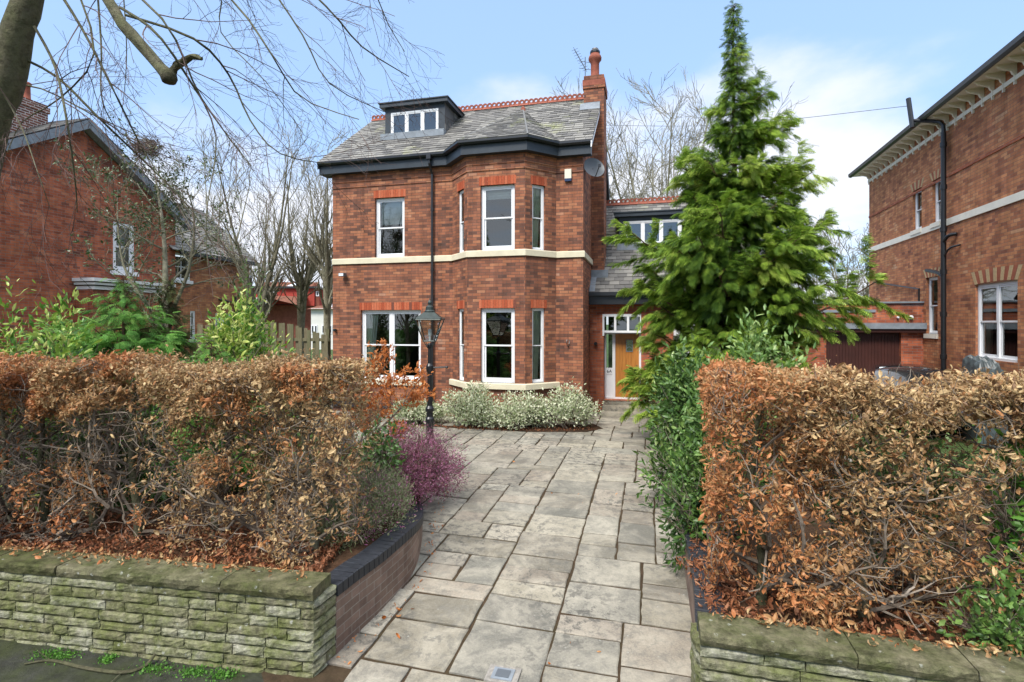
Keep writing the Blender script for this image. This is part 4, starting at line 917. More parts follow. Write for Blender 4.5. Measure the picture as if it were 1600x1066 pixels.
for (a, b) in ((-.45, pu_), (GLn+.45, pu_)):
    e = ez-(.45)*(pz-ez)/(GLn/2)
    m.add([(a, -.3, e-.02), (b, -.3, pz+.02), (b, -.3, pz+.30), (a, -.3, e+.26), (a, -.26, e-.02), (b, -.26, pz+.02), (b, -.26, pz+.30), (a, -.26, e+.26)], [(0, 1, 2, 3), (7, 6, 5, 4), (0, 4, 5, 1), (3, 2, 6, 7)])
    m.add([(a, -.26, e), (b, -.26, pz+.05), (b, 0, pz+.05), (a, 0, e)], [(0, 1, 2, 3)])
m.build('bargeboard', 'lead', lh)
m = MB(); e = ez-.45*(pz-ez)/(GLn/2)+.3
slates(m, [(GLn+.45, 9, e), (GLn+.45, -.3, e), (pu_, -.3, pz+.33), (pu_, 9, pz+.33)], gauge=.22); slates(m, [(-.45, -.3, e), (-.45, 9, e), (pu_, 9, pz+.33), (pu_, -.3, pz+.33)], gauge=.22); m.build('roof', 'slate_side', lh)
m = MB(); slates(m, [(GLn-.3, -.2, wz-.02), (11.4, -.2, wz-.02), (11.4, 2.8, wz+2.5), (GLn-.3, 2.8, wz+2.5)], gauge=.2); slates(m, [(11.4, 6, wz-.02), (GLn-.3, 6, wz-.02), (GLn-.3, 2.8, wz+2.5), (11.4, 2.8, wz+2.5)], gauge=.25); m.build('wing_roof', 'slate', lh)
m = MB(); m.box((GLn, -.26, wz-.16), (11.4, -.19, wz+.0)); tube(m, [(11.0, -.12, wz-.1), (11.0, -.08, 0)], .035, 6); m.build('gutter', 'black_paint', lh)
T, L = face_frame((0, 0), (GLn, 0)); sash_window(lh, T, h1, rec=.02, fw=.09, blind=.95); m = MB(); m.box((h1[0]-.1, -.05, h1[2]-.14), (h1[1]+.1, .09, h1[2]), T); m.build('sill', 'white_paint', lh)
T, L = face_frame((GLn, .02), (11.1, .02))
for h in (h2, h3, h4):
    sash_window(lh, T, h, rec=.02, fw=.05, bars=1 if h is h2 else 0, mull=(.5,) if h is h3 else ()); m = MB(); m.box((h[0]-.08, -.05, h[2]-.12), (h[1]+.08, .07, h[2]), T); m.build('sill', 'white_paint', lh)
m = MB(); zq = LN.on(340, 468, (GLn, .02), (11.1, .02)); q2 = LN.on(366, 474, (GLn, .02), (11.1, .02)); tube(m, [T(zq[0], .08, zq[1]), T(q2[0], .08, q2[1]), T(q2[0], .08, 0)], .05, 8); tube(m, [T(q2[0], .08, q2[1]-.1), T(q2[0], .08, q2[1]+.3)], .05, 8); m.build('soil_pipe', 'black_iron', lh)
m = MB(); m.box((.2, 1.5, 0), (GLn-.1, 1.6, ez)); m.box((GLn+.1, 1.5, 0), (11, 1.6, wz)); m.build('interior', 'interior', lh)
a = LN.u(133, -.5); b = LN.u(262, -.5); zc1 = LN.uz(133, 434, -.5)[1]
m = MB(); m.box((a, -.85, zc1-.10), (b, .0, zc1)); m.box((a+.06, -.78, zc1-.20), (b-.06, 0, zc1-.13)); m.box((a+.12, -.70, zc1-.34), (b-.12, 0, zc1-.24)); bw = m.build('bay_cornice', 'white_paint', lh)
m = MB(); m.box((a+.12, -.65, 0), (b-.12, 0, zc1-.35)); m.build('bay_wall', 'brick_dark', lh)
m = MB(); k_ = -.65
ca0, ca1 = LN.u(0, .9)-.9, LN.u(75, .9); zt_ = LN.uz(60, 160, .9)[1]
m.box((ca0, .9, 4), (ca1, 1.8, zt_)); m.box((ca0-.04, .86, zt_-.25), (ca1+.04, 1.84, zt_-.08)); lc = m.build('chimney', 'brick_white_joint', lh) if 'brick_white_joint' in M else None
m = MB(); pc = (LN.u(41, 1.3), 1.3, zt_); m.lathe([(.13, -.02), (.13, .1), (.11, .14), (.10, .5), (.13, .52), (.13, .60), (.10, .62)], pc, 14); m.build('chimney_pot', 'terracotta', lc, smooth=True)

# far houses beyond the fence
def far_house(name, label, Y, x0, x1, ze, zr, dep, wallmat, roofmat, deg=0):
    o = thing(name, label, 'house', ((x0+x1)/2, Y, HB), R(deg)); hw = (x1-x0)/2; ze -= HB; zr -= HB; m = MB()
    m.box((-hw, 0, -.5), (hw, dep, ze)); m.build('wall', wallmat, o)
    m = MB(); m.add([(-hw-.3, -.4, ze-.1), (hw+.3, -.4, ze-.1), (hw+.3, dep/2, zr), (-hw-.3, dep/2, zr), (hw+.3, dep+.4, ze-.1), (-hw-.3, dep+.4, ze-.1)], [(0, 1, 2, 3), (3, 2, 4, 5)]); m.build('roof', roofmat, o)
    m = MB()
    for s in (-hw, hw): m.add([(s, 0, ze), (s, dep, ze), (s, dep/2, zr-.2)], [(0, 1, 2)])
    m.build('gable', 'brick_far', o); return o
def far_window(o, x, y, z, wd, ht, n=3):
    m = MB(); m.box((x, y-.06, z), (x+wd, y-.01, z+ht)); wn = m.build('window', 'white_paint', o)
    for i in range(n): m = MB(); q = wd/n; m.box((x+i*q+.08, y-.075, z+.1), (x+(i+1)*q-.08, y-.061, z+ht-.1)); m.build('pane', 'black_iron', wn)
Y = 55.; X = lambda px: (px-800)/F*Y; Zf = lambda py: CH-(py-HZ)/F*Y
o = far_house('semi_detached_house', 'distant house with red tile hung dormer and white rooflight above the fence', Y, X(392), X(474), Zf(476), Zf(437), 7, 'brick_far', 'tile_far')
hw = (X(474)-X(392))/2; cx = (X(474)+X(392))/2
m = MB(); m.box((-hw, -.2, Zf(478)-HB), (hw+1.2, 3, Zf(451)-HB)); m.build('dormer', 'red_tile_hung', o); m = MB(); m.box((-hw-.2, -.5, Zf(451)-HB), (hw+1.5, 3, Zf(448)-HB)); m.build('dormer_roof', 'black_paint', o)
far_window(o, X(418)-cx, -.2, Zf(461)-HB, X(434)-X(418), .62, 3)
m = MB(); x0, x1 = X(441)-cx, X(456)-cx; m.add([(x0, 1.0, Zf(446)-HB), (x1, 1.0, Zf(446)-HB), (x1+.3, 2.6, Zf(438.5)-HB), (x0+.4, 2.6, Zf(438.5)-HB)], [(0, 1, 2, 3)]); m.build('rooflight', 'rooflight', o)
m = MB(); c = X(421)-cx; m.add([(c-1.6, -2, Zf(490)-HB), (c-1.6, -2, Zf(474)-HB), (c, -2, Zf(464)-HB), (c+.9, -2, Zf(472)-HB), (c+.9, -2, Zf(490)-HB), (c-1.6, -.1, Zf(474)-HB), (c, -.1, Zf(464)-HB)], [(0, 4, 3, 2, 1), (1, 2, 6, 5)]); m.build('timbered_gable', 'render_white', o)
m = MB()
for q in (-1.5, -.7, 0.1, .75): m.box((c+q-.05, -2.06, Zf(492)-HB), (c+q+.05, -2.0, Zf(472)-HB))
m.box((c-1.6, -2.06, Zf(477)-HB), (c+.9, -2.0, Zf(475.5)-HB)); m.build('timber', 'black_paint', o)
m = MB(); m.add([(c-.2, -2.2, Zf(463)-HB), (c+4.4, -2.2, Zf(480)-HB), (c+4.0, -.2, Zf(464)-HB), (c+.2, -.2, Zf(462)-HB)], [(0, 1, 2, 3)]); m.build('porch_roof', 'tile_far', o)
m = MB(); m.box((X(417)-cx-.35, 3.2, Zf(444)-HB), (X(417)-cx+.5, 3.9, Zf(437)-HB)); m.lathe([(.15, 0), (.15, .35)], (X(417)-cx, 3.5, Zf(437)-HB), 8); m.build('chimney', 'terracotta', o)
m = MB(); q = [(X(474)-cx, 0, -.5), (X(499)-cx, 0, -.5), (X(499)-cx, 0, Zf(452)-HB), (X(492)-cx, 0, Zf(441)-HB), (X(474)-cx, 0, Zf(470)-HB)]; m.add(q, [(0, 1, 2, 3, 4)]); m.build('side_wall', 'brick_far', o)
far_window(o, X(481)-cx, 0, Zf(467)-HB, .35, .8, 1); far_window(o, X(494)-cx, 0, Zf(463)-HB, .3, .5, 1)
o2 = far_house('rendered_house', 'distant white rendered house with red gable, just left of the brick house', 52, (486-800)/F*52, (524-800)/F*52, CH+.29*52*.0+1.45, 4.6, 6, 'render_white', 'tile_far')
for q in (486.5, 503): far_window(o2, (q-800)/F*52-(505-800)/F*52, 0, .95+.55, (.6 if q < 490 else 1.0), .85, 2)
m = MB(); xg = lambda px: (px-505)/F*52; m.add([(xg(496), 1.5, 3.6), (xg(530), 1.5, 3.6), (xg(530), 1.5, 7), (xg(514), 1.5, 6.0), (xg(500), 1.5, 4.9)], [(0, 1, 2, 3, 4)]); m.build('red_gable', 'red_tile_hung', o2); far_window(o2, xg(505.5), 1.4, 4.1, .4, 1.2, 1)

# ------------------------------------------------------------ boundary walls
def rock_block(mb, T, a0, a1, z0, z1, rough=.014):
    nx_, nz_ = max(4, int((a1-a0)/.045)), 4; rn = random.random(); V = []
    aa = np.linspace(a0, a1, nx_+1); zz = np.linspace(z0, z1, nz_+1); ph = random.random()*9; base = random.uniform(-.004, .010)
    for j, z in enumerate(zz):
        for i, a in enumerate(aa):
            ex = min(i, nx_-i)/1; ez_ = min(j, nz_-j)/1; edge = min(1, ex, ez_)
            d = base+rough*edge*(.6+.25*sin(a*23+ph)+.15*random.random())+random.uniform(-.004, .004)
            if edge == 0: d = -.004+random.uniform(-.005, .005)
            ja, jz = (random.uniform(-.003, .003), random.uniform(-.002, .002))
            V.append(T(a+ja, d, z+jz))
    f = [(j*(nx_+1)+i, j*(nx_+1)+i+1, (j+1)*(nx_+1)+i+1, (j+1)*(nx_+1)+i) for j in range(nz_) for i in range(nx_)]
    rim = [i for i in range(nx_+1)]+[(j+1)*(nx_+1)-1 for j in range(1, nz_+1)]+[nz_*(nx_+1)+i for i in range(nx_-1, -1, -1)]+[j*(nx_+1) for j in range(nz_-1, 0, -1)]
    o_ = len(V); V += [T(aa[i % (nx_+1)], -.035, zz[i//(nx_+1)]) for i in rim]; k = len(rim); f += [(rim[q], o_+q, o_+(q+1) % k, rim[(q+1) % k]) for q in range(k)]
    mb.add(np.array(V), f, rn)
def stone_wall(name, label, path, z0, ztop, ncourse, seg_depth=.26, label_end=None):
    o = thing(name, label, 'stone wall', (path[0][0], path[0][1], 0)); ox, oy = path[0]
    m = MB(); pts = [(x-ox, y-oy) for x, y in path]; ch_ = .10
    for si in range(len(pts)-1):
        T, L = face_frame(pts[si], pts[si+1]); zc = np.linspace(z0, ztop-ch_, ncourse+1); zc[1:-1] += rng.uniform(-.007, .007, ncourse-1)
        for j in range(ncourse):
            a = 0.0
            while a < L-.001:
                b = a+random.choice([.18, .26, .34, .42, .5, .6])*random.uniform(.85, 1.15)
                if L-b < .1: b = L
                rock_block(m, T, a+.004, min(b, L)-.004, zc[j]+.004, zc[j+1]-.004); a = b
        m.box((0, -seg_depth+.03, z0-.2), (L, -.030, ztop-ch_-.003), T, rnd=.0)
    m.build('wall', 'sandstone_block', o)
    for si in range(len(pts)-1):
        T, L = face_frame(pts[si], pts[si+1]); a = 0
        if L < .5: continue
        while a < L-.01:
            b = a+random.uniform(.62, .95)
            if L-b < .35: b = L+.015
            m = MB(); n_ = 10; V = []; dz_ = random.uniform(-.006, .004); f_ = random.uniform(.02, .04)
            for i in range(n_+1):
                x = a+.004+(b-a-.008)*i/n_
                r1, r2, r3 = [random.uniform(-.007, .007) for _ in range(3)]
                V += [T(x, -seg_depth+.005, ztop+dz_), T(x, f_-.012, ztop+dz_+r1*.2), T(x, f_+r1, ztop+dz_-.014), T(x, f_+.004+r2, ztop-.05), T(x, f_-.012+r3, ztop-.094), T(x, -.03, ztop-.099), T(x, -seg_depth+.005, ztop-.099)]
            k = 7; m.add(np.array(V), [(i*k+q, i*k+(q+1) % k, (i+1)*k+(q+1) % k, (i+1)*k+q)[::-1] for i in range(n_) for q in range(k)]+[tuple(range(k)), tuple(range(n_*k, n_*k+k))[::-1]], random.random())
            m.build('coping_stone', 'sandstone_coping', o); a = b
    return o
WL = [(-8.6, 5.42), (-1.576, 4.25), (-1.476, 4.53)]
WR = [(1.315, 3.94), (1.285, 3.665), (6.6, 2.23)]
stone_wall('stone_wall', 'mossy coursed stone wall below the left hedge, stick lying at its foot', WL, -.08, .70, 8)
stone_wall('stone_wall', 'mossy stone wall with pale lichen on its coping below the right hedge', WR, -.08, .70, 8)
def brick_retaining(label, path, tops):
    o = thing('retaining_wall', label, 'garden wall', (path[0][0], path[0][1], 0)); ox, oy = path[0]; P_ = smooth_path([(x-ox, y-oy, t) for (x, y), t in zip(path, tops)], 34)
    out = offset_path(P_[:, :2], .0); inn = offset_path(P_[:, :2], -.2); m = MB(); s = np.concatenate([[0], np.cumsum(np.linalg.norm(np.diff(out, axis=0), axis=1))]); n_ = len(P_)
    for i in range(n_-1):
        za, zb1 = P_[i, 2], P_[i+1, 2]; q = [(*out[i], -.25), (*out[i+1], -.25), (*out[i+1], zb1), (*out[i], za)]
        uv = [(s[i], -.25), (s[i+1], -.25), (s[i+1], zb1), (s[i], za)]; m.add(q, [(0, 1, 2, 3)], uv=uv)
        m.add([(*inn[i], -.25), (*inn[i+1], -.25), (*inn[i+1], zb1), (*inn[i], za)], [(3, 2, 1, 0)])
    m.add([(*inn[0], -.25), (*out[0], -.25), (*out[0], P_[0, 2]), (*inn[0], P_[0, 2])], [(0, 1, 2, 3)])
    m.build('wall', 'brick_drive', o)
    m = MB(); n2 = int(s[-1]/.0775); D = np.linspace(0, s[-1], n2+1); fo = offset_path(P_[:, :2], .012); fi = offset_path(P_[:, :2], -.205)
    ip = lambda arr, d: np.array([np.interp(d, s, arr[:, 0]), np.interp(d, s, arr[:, 1])])
    for i in range(n2):
        a, b = D[i]+.004, D[i+1]-.004; z = np.interp((a+b)/2, s, P_[:, 2]); j = random.uniform(-.002, .002)
        q = [ip(fo, a), ip(fo, b), ip(fi, b), ip(fi, a)]; V = [(x, y, z+.006) for x, y in q]+[(x, y, z+.098+j) for x, y in q]
        c_ = sum(q)/4; V += [((x-c_[0])*.93+c_[0], (y-c_[1])*.97+c_[1], z+.103+j) for x, y in q]
        m.add(V, [(0, 1, 5, 4), (1, 2, 6, 5), (2, 3, 7, 6), (3, 0, 4, 7), (4, 5, 9, 8), (5, 6, 10, 9), (6, 7, 11, 10), (7, 4, 8, 11), (8, 9, 10, 11), (3, 2, 1, 0)])
    m.build('coping', 'engineering_brick', o)
    return o
brick_retaining('curving brown brick wall topped with blue black bricks beside the purple heather', [(-1.478, 4.50), (-1.38, 4.80), (-1.245, 5.18), (-1.09, 5.78), (-1.09, 6.35), (-1.17, 7.0), (-1.30, 7.6)], [.495, .495, .493, .49, .385, .25, .16])
brick_retaining('low brick retaining wall under the right hedge, mostly hidden by leaves', [(2.55, 8.6), (2.2, 7.2), (1.95, 6.1), (1.60, 4.7), (1.44, 4.18), (1.33, 3.82)], [.14, .35, .48, .495, .495, .495])
def bed(name, side):
    m = MB(); ny, nx_ = 40, 26; V = []
    for j in range(ny+1):
        y = (4.0 if side > 0 else 4.6)+j*(5.0/ny)
        for i in range(nx_+1):
            t = i/nx_
            if side < 0:
                x1 = left_edge(y)-.19; x = x1-(10*t**1.6); yw = 4.25-(x+1.576)*.167+.27; yy_ = max(y, yw)
            else:
                x1 = right_edge(y)+.17; x = x1+(9*t**1.6); yw = 3.665-(x-1.285)*.27+.25; yy_ = y-(y-yw)*(1-j/ny)
            if side > 0: x1 = right_edge(yy_)+.17; x = x1+9*t**1.6
            top = np.interp(yy_, [4, 5.8, 7.2, 9.0], [.56, .55, .30 if t < .15 else .45, gz(9.5)-.02]); V.append((x, yy_, top+random.uniform(-.015, .015)))
    m.add(V, [(j*(nx_+1)+i, j*(nx_+1)+i+1, (j+1)*(nx_+1)+i+1, (j+1)*(nx_+1)+i) if side > 0 else (j*(nx_+1)+i, (j+1)*(nx_+1)+i, (j+1)*(nx_+1)+i+1, j*(nx_+1)+i+1) for j in range(ny) for i in range(nx_)], .5)
    return kind(m.build(name, 'soil_mat', smooth=True))
bed('soil_bed', -1); bed('soil_bed', 1)
m = MB(); c = [(-4.4, 14.9), (-3.4, 13.6), (-1.5, 13.0), (.5, 12.5), (1.75, 12.5), (2.2, 12.9), (1.95, 13.9)]
m.add([(x, y, .262) for x, y in c], [tuple(range(len(c)))]); kind(m.build('soil_bed', 'soil_mat'))

# ------------------------------------------------------------ fence, lamp post, cars, small things
fo = thing('board_fence', 'weathered wooden board fence with scooped top left of the brick house', 'fence', (-9.6, 16.3, HB))
p0_, p1_ = np.array([0, 0]), np.array([4.3, -.75]); D = p1_-p0_; L = np.hypot(*D); T, _ = face_frame(p0_, p1_)
m = MB(); k = int(L/.135)
for i in range(k):
    a = i*L/k; t = a/L; z = 2.50-.35*max(0, (t-.72)/.28)**1.2-.05*sin(t*9); z += random.uniform(-.02, .02); off = .02 if i % 2 else -.05
    m.box((a-.01, off, -.1), (a+.098, off+.022, z), T, rnd=random.random())
m.build('boards', 'fence_wood', fo)
m = MB()
for z in (.4, 1.2, 2.0): m.box((0, -.028, z), (L, .018, z+.09), T)
m.build('rail', 'fence_wood', fo)
for a in (.05, L*.48, L-.1): m = MB(); m.box((a-.05, -.16, -.1), (a+.05, -.055, 2.35), T); m.build('post', 'fence_wood', fo)

LY = 11.3; LX = (671.5-800)/F*LY; zl = lambda py: CH-(py-HZ)/F*LY-gz(LY)
lp = thing('lamp_post', 'black cast iron lamp post with glass lantern and ladder bar', 'lamp post', (LX, LY, gz(LY)))
m = MB(); m.lathe([(.13, 0), (.13, .1), (.10, .13), (.085, .2), (.075, zl(662)-.05), (.095, zl(660)), (.095, zl(654)), (.07, zl(651)), (.068, zl(644)), (.09, zl(642)), (.09, zl(638)), (.06, zl(634)), (.052, zl(600)), (.052, zl(583)), (.075, zl(580)), (.075, zl(572)), (.045, zl(568)), (.036, zl(545)), (.05, zl(542)), (.05, zl(539)), (.03, zl(536))], (0, 0, 0), 16); m.build('post', 'black_iron', lp, smooth=False)
m = MB(); zb_ = zl(575); tube(m, [(-.16, 0, zb_), (.34, 0, zb_+.015)], .017, 8); m.lathe([(.001, 0), (.03, .02), (.03, .05), (.001, .08)], (.32, 0, zb_+.015), 8, 'x'); m.lathe([(.001, 0), (.026, .02), (.001, .05)], (-.19, 0, zb_), 8, 'x'); m.build('ladder_bar', 'black_iron', lp)
lt = MB(); zt1, zb1_ = zl(500), zl(533); ht, hb = .265, .115
cr = lambda h, z: [(-h, -h, z), (h, -h, z), (h, h, z), (-h, h, z)]
A_, B_ = cr(ht, zt1), cr(hb, zb1_)
for i in range(4):
    tube(lt, [A_[i], B_[i]], .013, 6); tube(lt, [A_[i], A_[(i+1) % 4]], .016, 6); tube(lt, [B_[i], B_[(i+1) % 4]], .013, 6); lt.lathe([(.016, 0), (.022, .03), (.001, .05)], (*A_[i][:2], A_[i][2]), 6)
    tube(lt, [B_[i], (B_[i][0]*.25, B_[i][1]*.25, zb1_-.16)], .009, 5)
ln = lt.build('lantern', 'copper_frame', lp)
m = MB(); zr0 = zt1+.02; m.add(cr(ht+.015, zr0)+cr(.11, zr0+.14), [(0, 1, 5, 4), (1, 2, 6, 5), (2, 3, 7, 6), (3, 0, 4, 7)]); m.lathe([(.11, zr0+.13), (.115, zr0+.16), (.09, zr0+.19), (.085, zr0+.25), (.05, zr0+.28), (.03, zr0+.30), (.045, zr0+.33), (.04, zr0+.36), (.015, zr0+.40), (.001, zr0+.45)], (0, 0, 0), 12); m.build('lantern_roof', 'copper_frame', ln)
for i in range(4): m = MB(); m.add([A_[i], A_[(i+1) % 4], B_[(i+1) % 4], B_[i]], [(0, 1, 2, 3)]); m.build('pane', 'glass', ln)
m = MB(); m.lathe([(.02, zb1_), (.02, zb1_+.1), (.035, zb1_+.12), (.035, zb1_+.24), (.01, zb1_+.26)], (0, 0, 0), 10); m.build('burner', 'white_paint', ln)

def car(label, loc, deg, L=4.2):
    o = thing('parked_car', label, 'car', loc, R(deg)); S = .87; prof = [(-2.1, .35, .80), (-2.05, .75, .84), (-1.2, .95, .87), (-.55, 1.38, .72), (0.2, 1.47, .66), (.9, 1.42, .66), (1.75, 1.0, .80), (2.05, .85, .82), (2.1, .4, .80)]
    P_ = smooth_path(prof, 41); V = []; nW = 9
    for x, z, wd in P_:
        for j in range(nW): t = -1+2*j/(nW-1); V.append((x, wd*t, z-.07*abs(t)**3*(1 if z > .9 else .4)))
    m = MB(); n = len(P_); m.add(V, [(i*nW+j, i*nW+j+1, (i+1)*nW+j+1, (i+1)*nW+j)[::-1] for i in range(n-1) for j in range(nW-1)])
    V = []
    for x, z, wd in P_:
        zc = z-.07*(1 if z > .9 else .4); V += [(x, -wd, zc), (x, -S, min(zc, .78)), (x, -S, .28), (x, S, .28), (x, S, min(zc, .78)), (x, wd, zc)]
    m.add(V, [(i*6+j, (i+1)*6+j, (i+1)*6+j+1, i*6+j+1) for i in range(n-1) for j in (0, 1, 2, 3, 4)]); m.build('body', 'car_paint', o, smooth=True)
    for i0, i1, nm in ((11, 17, 'windscreen'), (29, 34, 'rear_window')):
        m = MB(); V = []
        for i in (i0, i1):
            x, z, wd = P_[i]
            for t in (-.88, 0, .88): V.append((x+(-.012 if nm[0] == 'w' else .012), wd*t, z-.07*abs(t)**3+.012))
        m.add(V, [(0, 1, 4, 3), (1, 2, 5, 4)]); m.build(nm, 'glass', o)
    for s in (-1, 1):
        m = MB(); V = []
        for i in range(15, 31):
            x, z, wd = P_[i]; V += [(x, s*(wd+.012), z-.12), (x, s*(S-.0+.006), .93)]
        m.add(V, [(2*i, 2*i+1, 2*i+3, 2*i+2) for i in range(15)]); m.build('side_window', 'glass', o)
        for x in (-1.3, 1.3):
            m = MB(); m.lathe([(.2, -.1), (.31, -.1), (.31, .1), (.2, .1)], (x, s*.80, .31), 20, 'y'); wh_ = m.build('wheel', 'tyre', o)
            m = MB(); m.lathe([(.19, -.102), (.19, .102)], (x, s*.80, .31), 12, 'y'); m.build('rim', 'chrome', wh_)
        m = MB(); m.box((-2.10, s*.62-.16, .62), (-2.0, s*.62+.16, .76)); m.build('headlight', 'rooflight', o)
    return o
car('black car whose curved roof shows above the hedge before the garage', (10.05, 13.6, gz(13.6)), 60)
tp = MB(); n = 14; V = []
for j in range(n+1):
    for i in range(n+1):
        u, v = i/n*2-1, j/n*2-1; r_ = max(abs(u), abs(v)); V.append((u*.46*(1+.06*sin(v*9)), v*.30, 1.74*(1-(max(0, r_-.6)/.4)**2.2*1.0)+.06*sin(u*13+v*4)*cos(v*8)-.10*u))
tp.add(V, [(j*(n+1)+i, j*(n+1)+i+1, (j+1)*(n+1)+i+1, (j+1)*(n+1)+i) for j in range(n) for i in range(n)]); a = RN.u(1535, -.45); t_ = tp.build('plastic_cover', 'tarp', smooth=False, loc=RN.w(a, -.45)); t_.rotation_euler = (0, 0, RN.a)
tag(t_, 'crumpled grey plastic cover standing below the wide villa window', 'cover')
# cable to the villa
m = MB(); e0 = np.array(RN.w(sa-.5, -.7, zb_+.0)); e0 = np.array(CABLE_END); e1 = G(945, 196, 22); tube(m, [e1, (e0+e1)/2+np.array([0, 0, -.25]), e0], .008, 4, 24); tag(m.build('overhead_cable', 'plastic_grey'), 'thin overhead cable strung to the eaves of the villa', 'cable')
# cover plate in the paving, stick, post
x, y = on_ground(786, 1056); dc_ = thing('drain_cover', 'small square metal cover set in pale concrete in the paving', 'drain cover', (x, y, gz(y)), R(-14))
m = MB(); m.box((-.13, -.10, -.01), (.13, .10, .012)); m.build('surround', 'gravel_light', dc_); m = MB(); m.box((-.085, -.07, .0125), (.085, .07, .018)); m.build('frame', 'lead', dc_); m = MB(); m.box((-.055, -.045, .0185), (.055, .045, .022)); m.build('lid', 'plastic_grey', dc_)
m = MB(); pts = [np.append(on_ground(*p), 0)+np.array([0, 0, .03]) for p in ((38, 1036), (80, 1030), (130, 1042), (190, 1050), (225, 1040), (243, 1030))]
for p in pts: p[2] = -.005
pts[-1][2] = .05; tube(m, pts, [.006, .012, .014, .013, .01], 6, 20); tube(m, [pts[1], pts[1]+np.array([-.2, .1, .02])], .004, 4); tube(m, [pts[3], pts[3]+np.array([.0, -.2, .0])], .004, 4); tag(m.build('fallen_branch', 'bark'), 'thin fallen branch lying at the foot of the left stone wall', 'branch')
# ------------------------------------------------------------ planting
def patch(P, s=1.0, ph=0.0):
    return .5+.5*np.sin(P[:, 0]*s*2.1+ph+1.7*np.sin(P[:, 2]*s*1.7+ph))*np.cos(P[:, 2]*s*2.6+P[:, 0]*s*.9+ph*2)*np.cos(P[:, 1]*s*1.3)
CURL = [leaf_t(1, .46, 2.0, .75, 4, 1.0), leaf_t(1, .40, -2.8, 1.0, 4, -1.3), leaf_t(1, .5, 1.1, .5, 3, .5), leaf_t(1, .36, 3.4, 1.1, 4, 1.6)]
FLAT = [leaf_t(1, .34, .5, .2, 3), leaf_t(1, .40, .8, .3, 2)]
SMALL = [leaf_t(1, .55, .4, .2, 2)]
LINEAR = [leaf_t(1, .12, .5, .2, 2)]; TUFT = [leaf_t(1, .34, .5, .2, 2)]
def put_leaves(mb, tpl, pos, dirs, size, rn, sizevar=.5):
    c = rng.integers(0, len(tpl), len(pos)); rot = rotm(dirs)
    sc = size*(1+rng.uniform(-sizevar, sizevar, len(pos)))
    for q in range(len(tpl)):
        k = c == q
        if k.any(): scatter(mb, tpl[q][0], tpl[q][1], pos[k], rot[k], sc[k], rn[k])
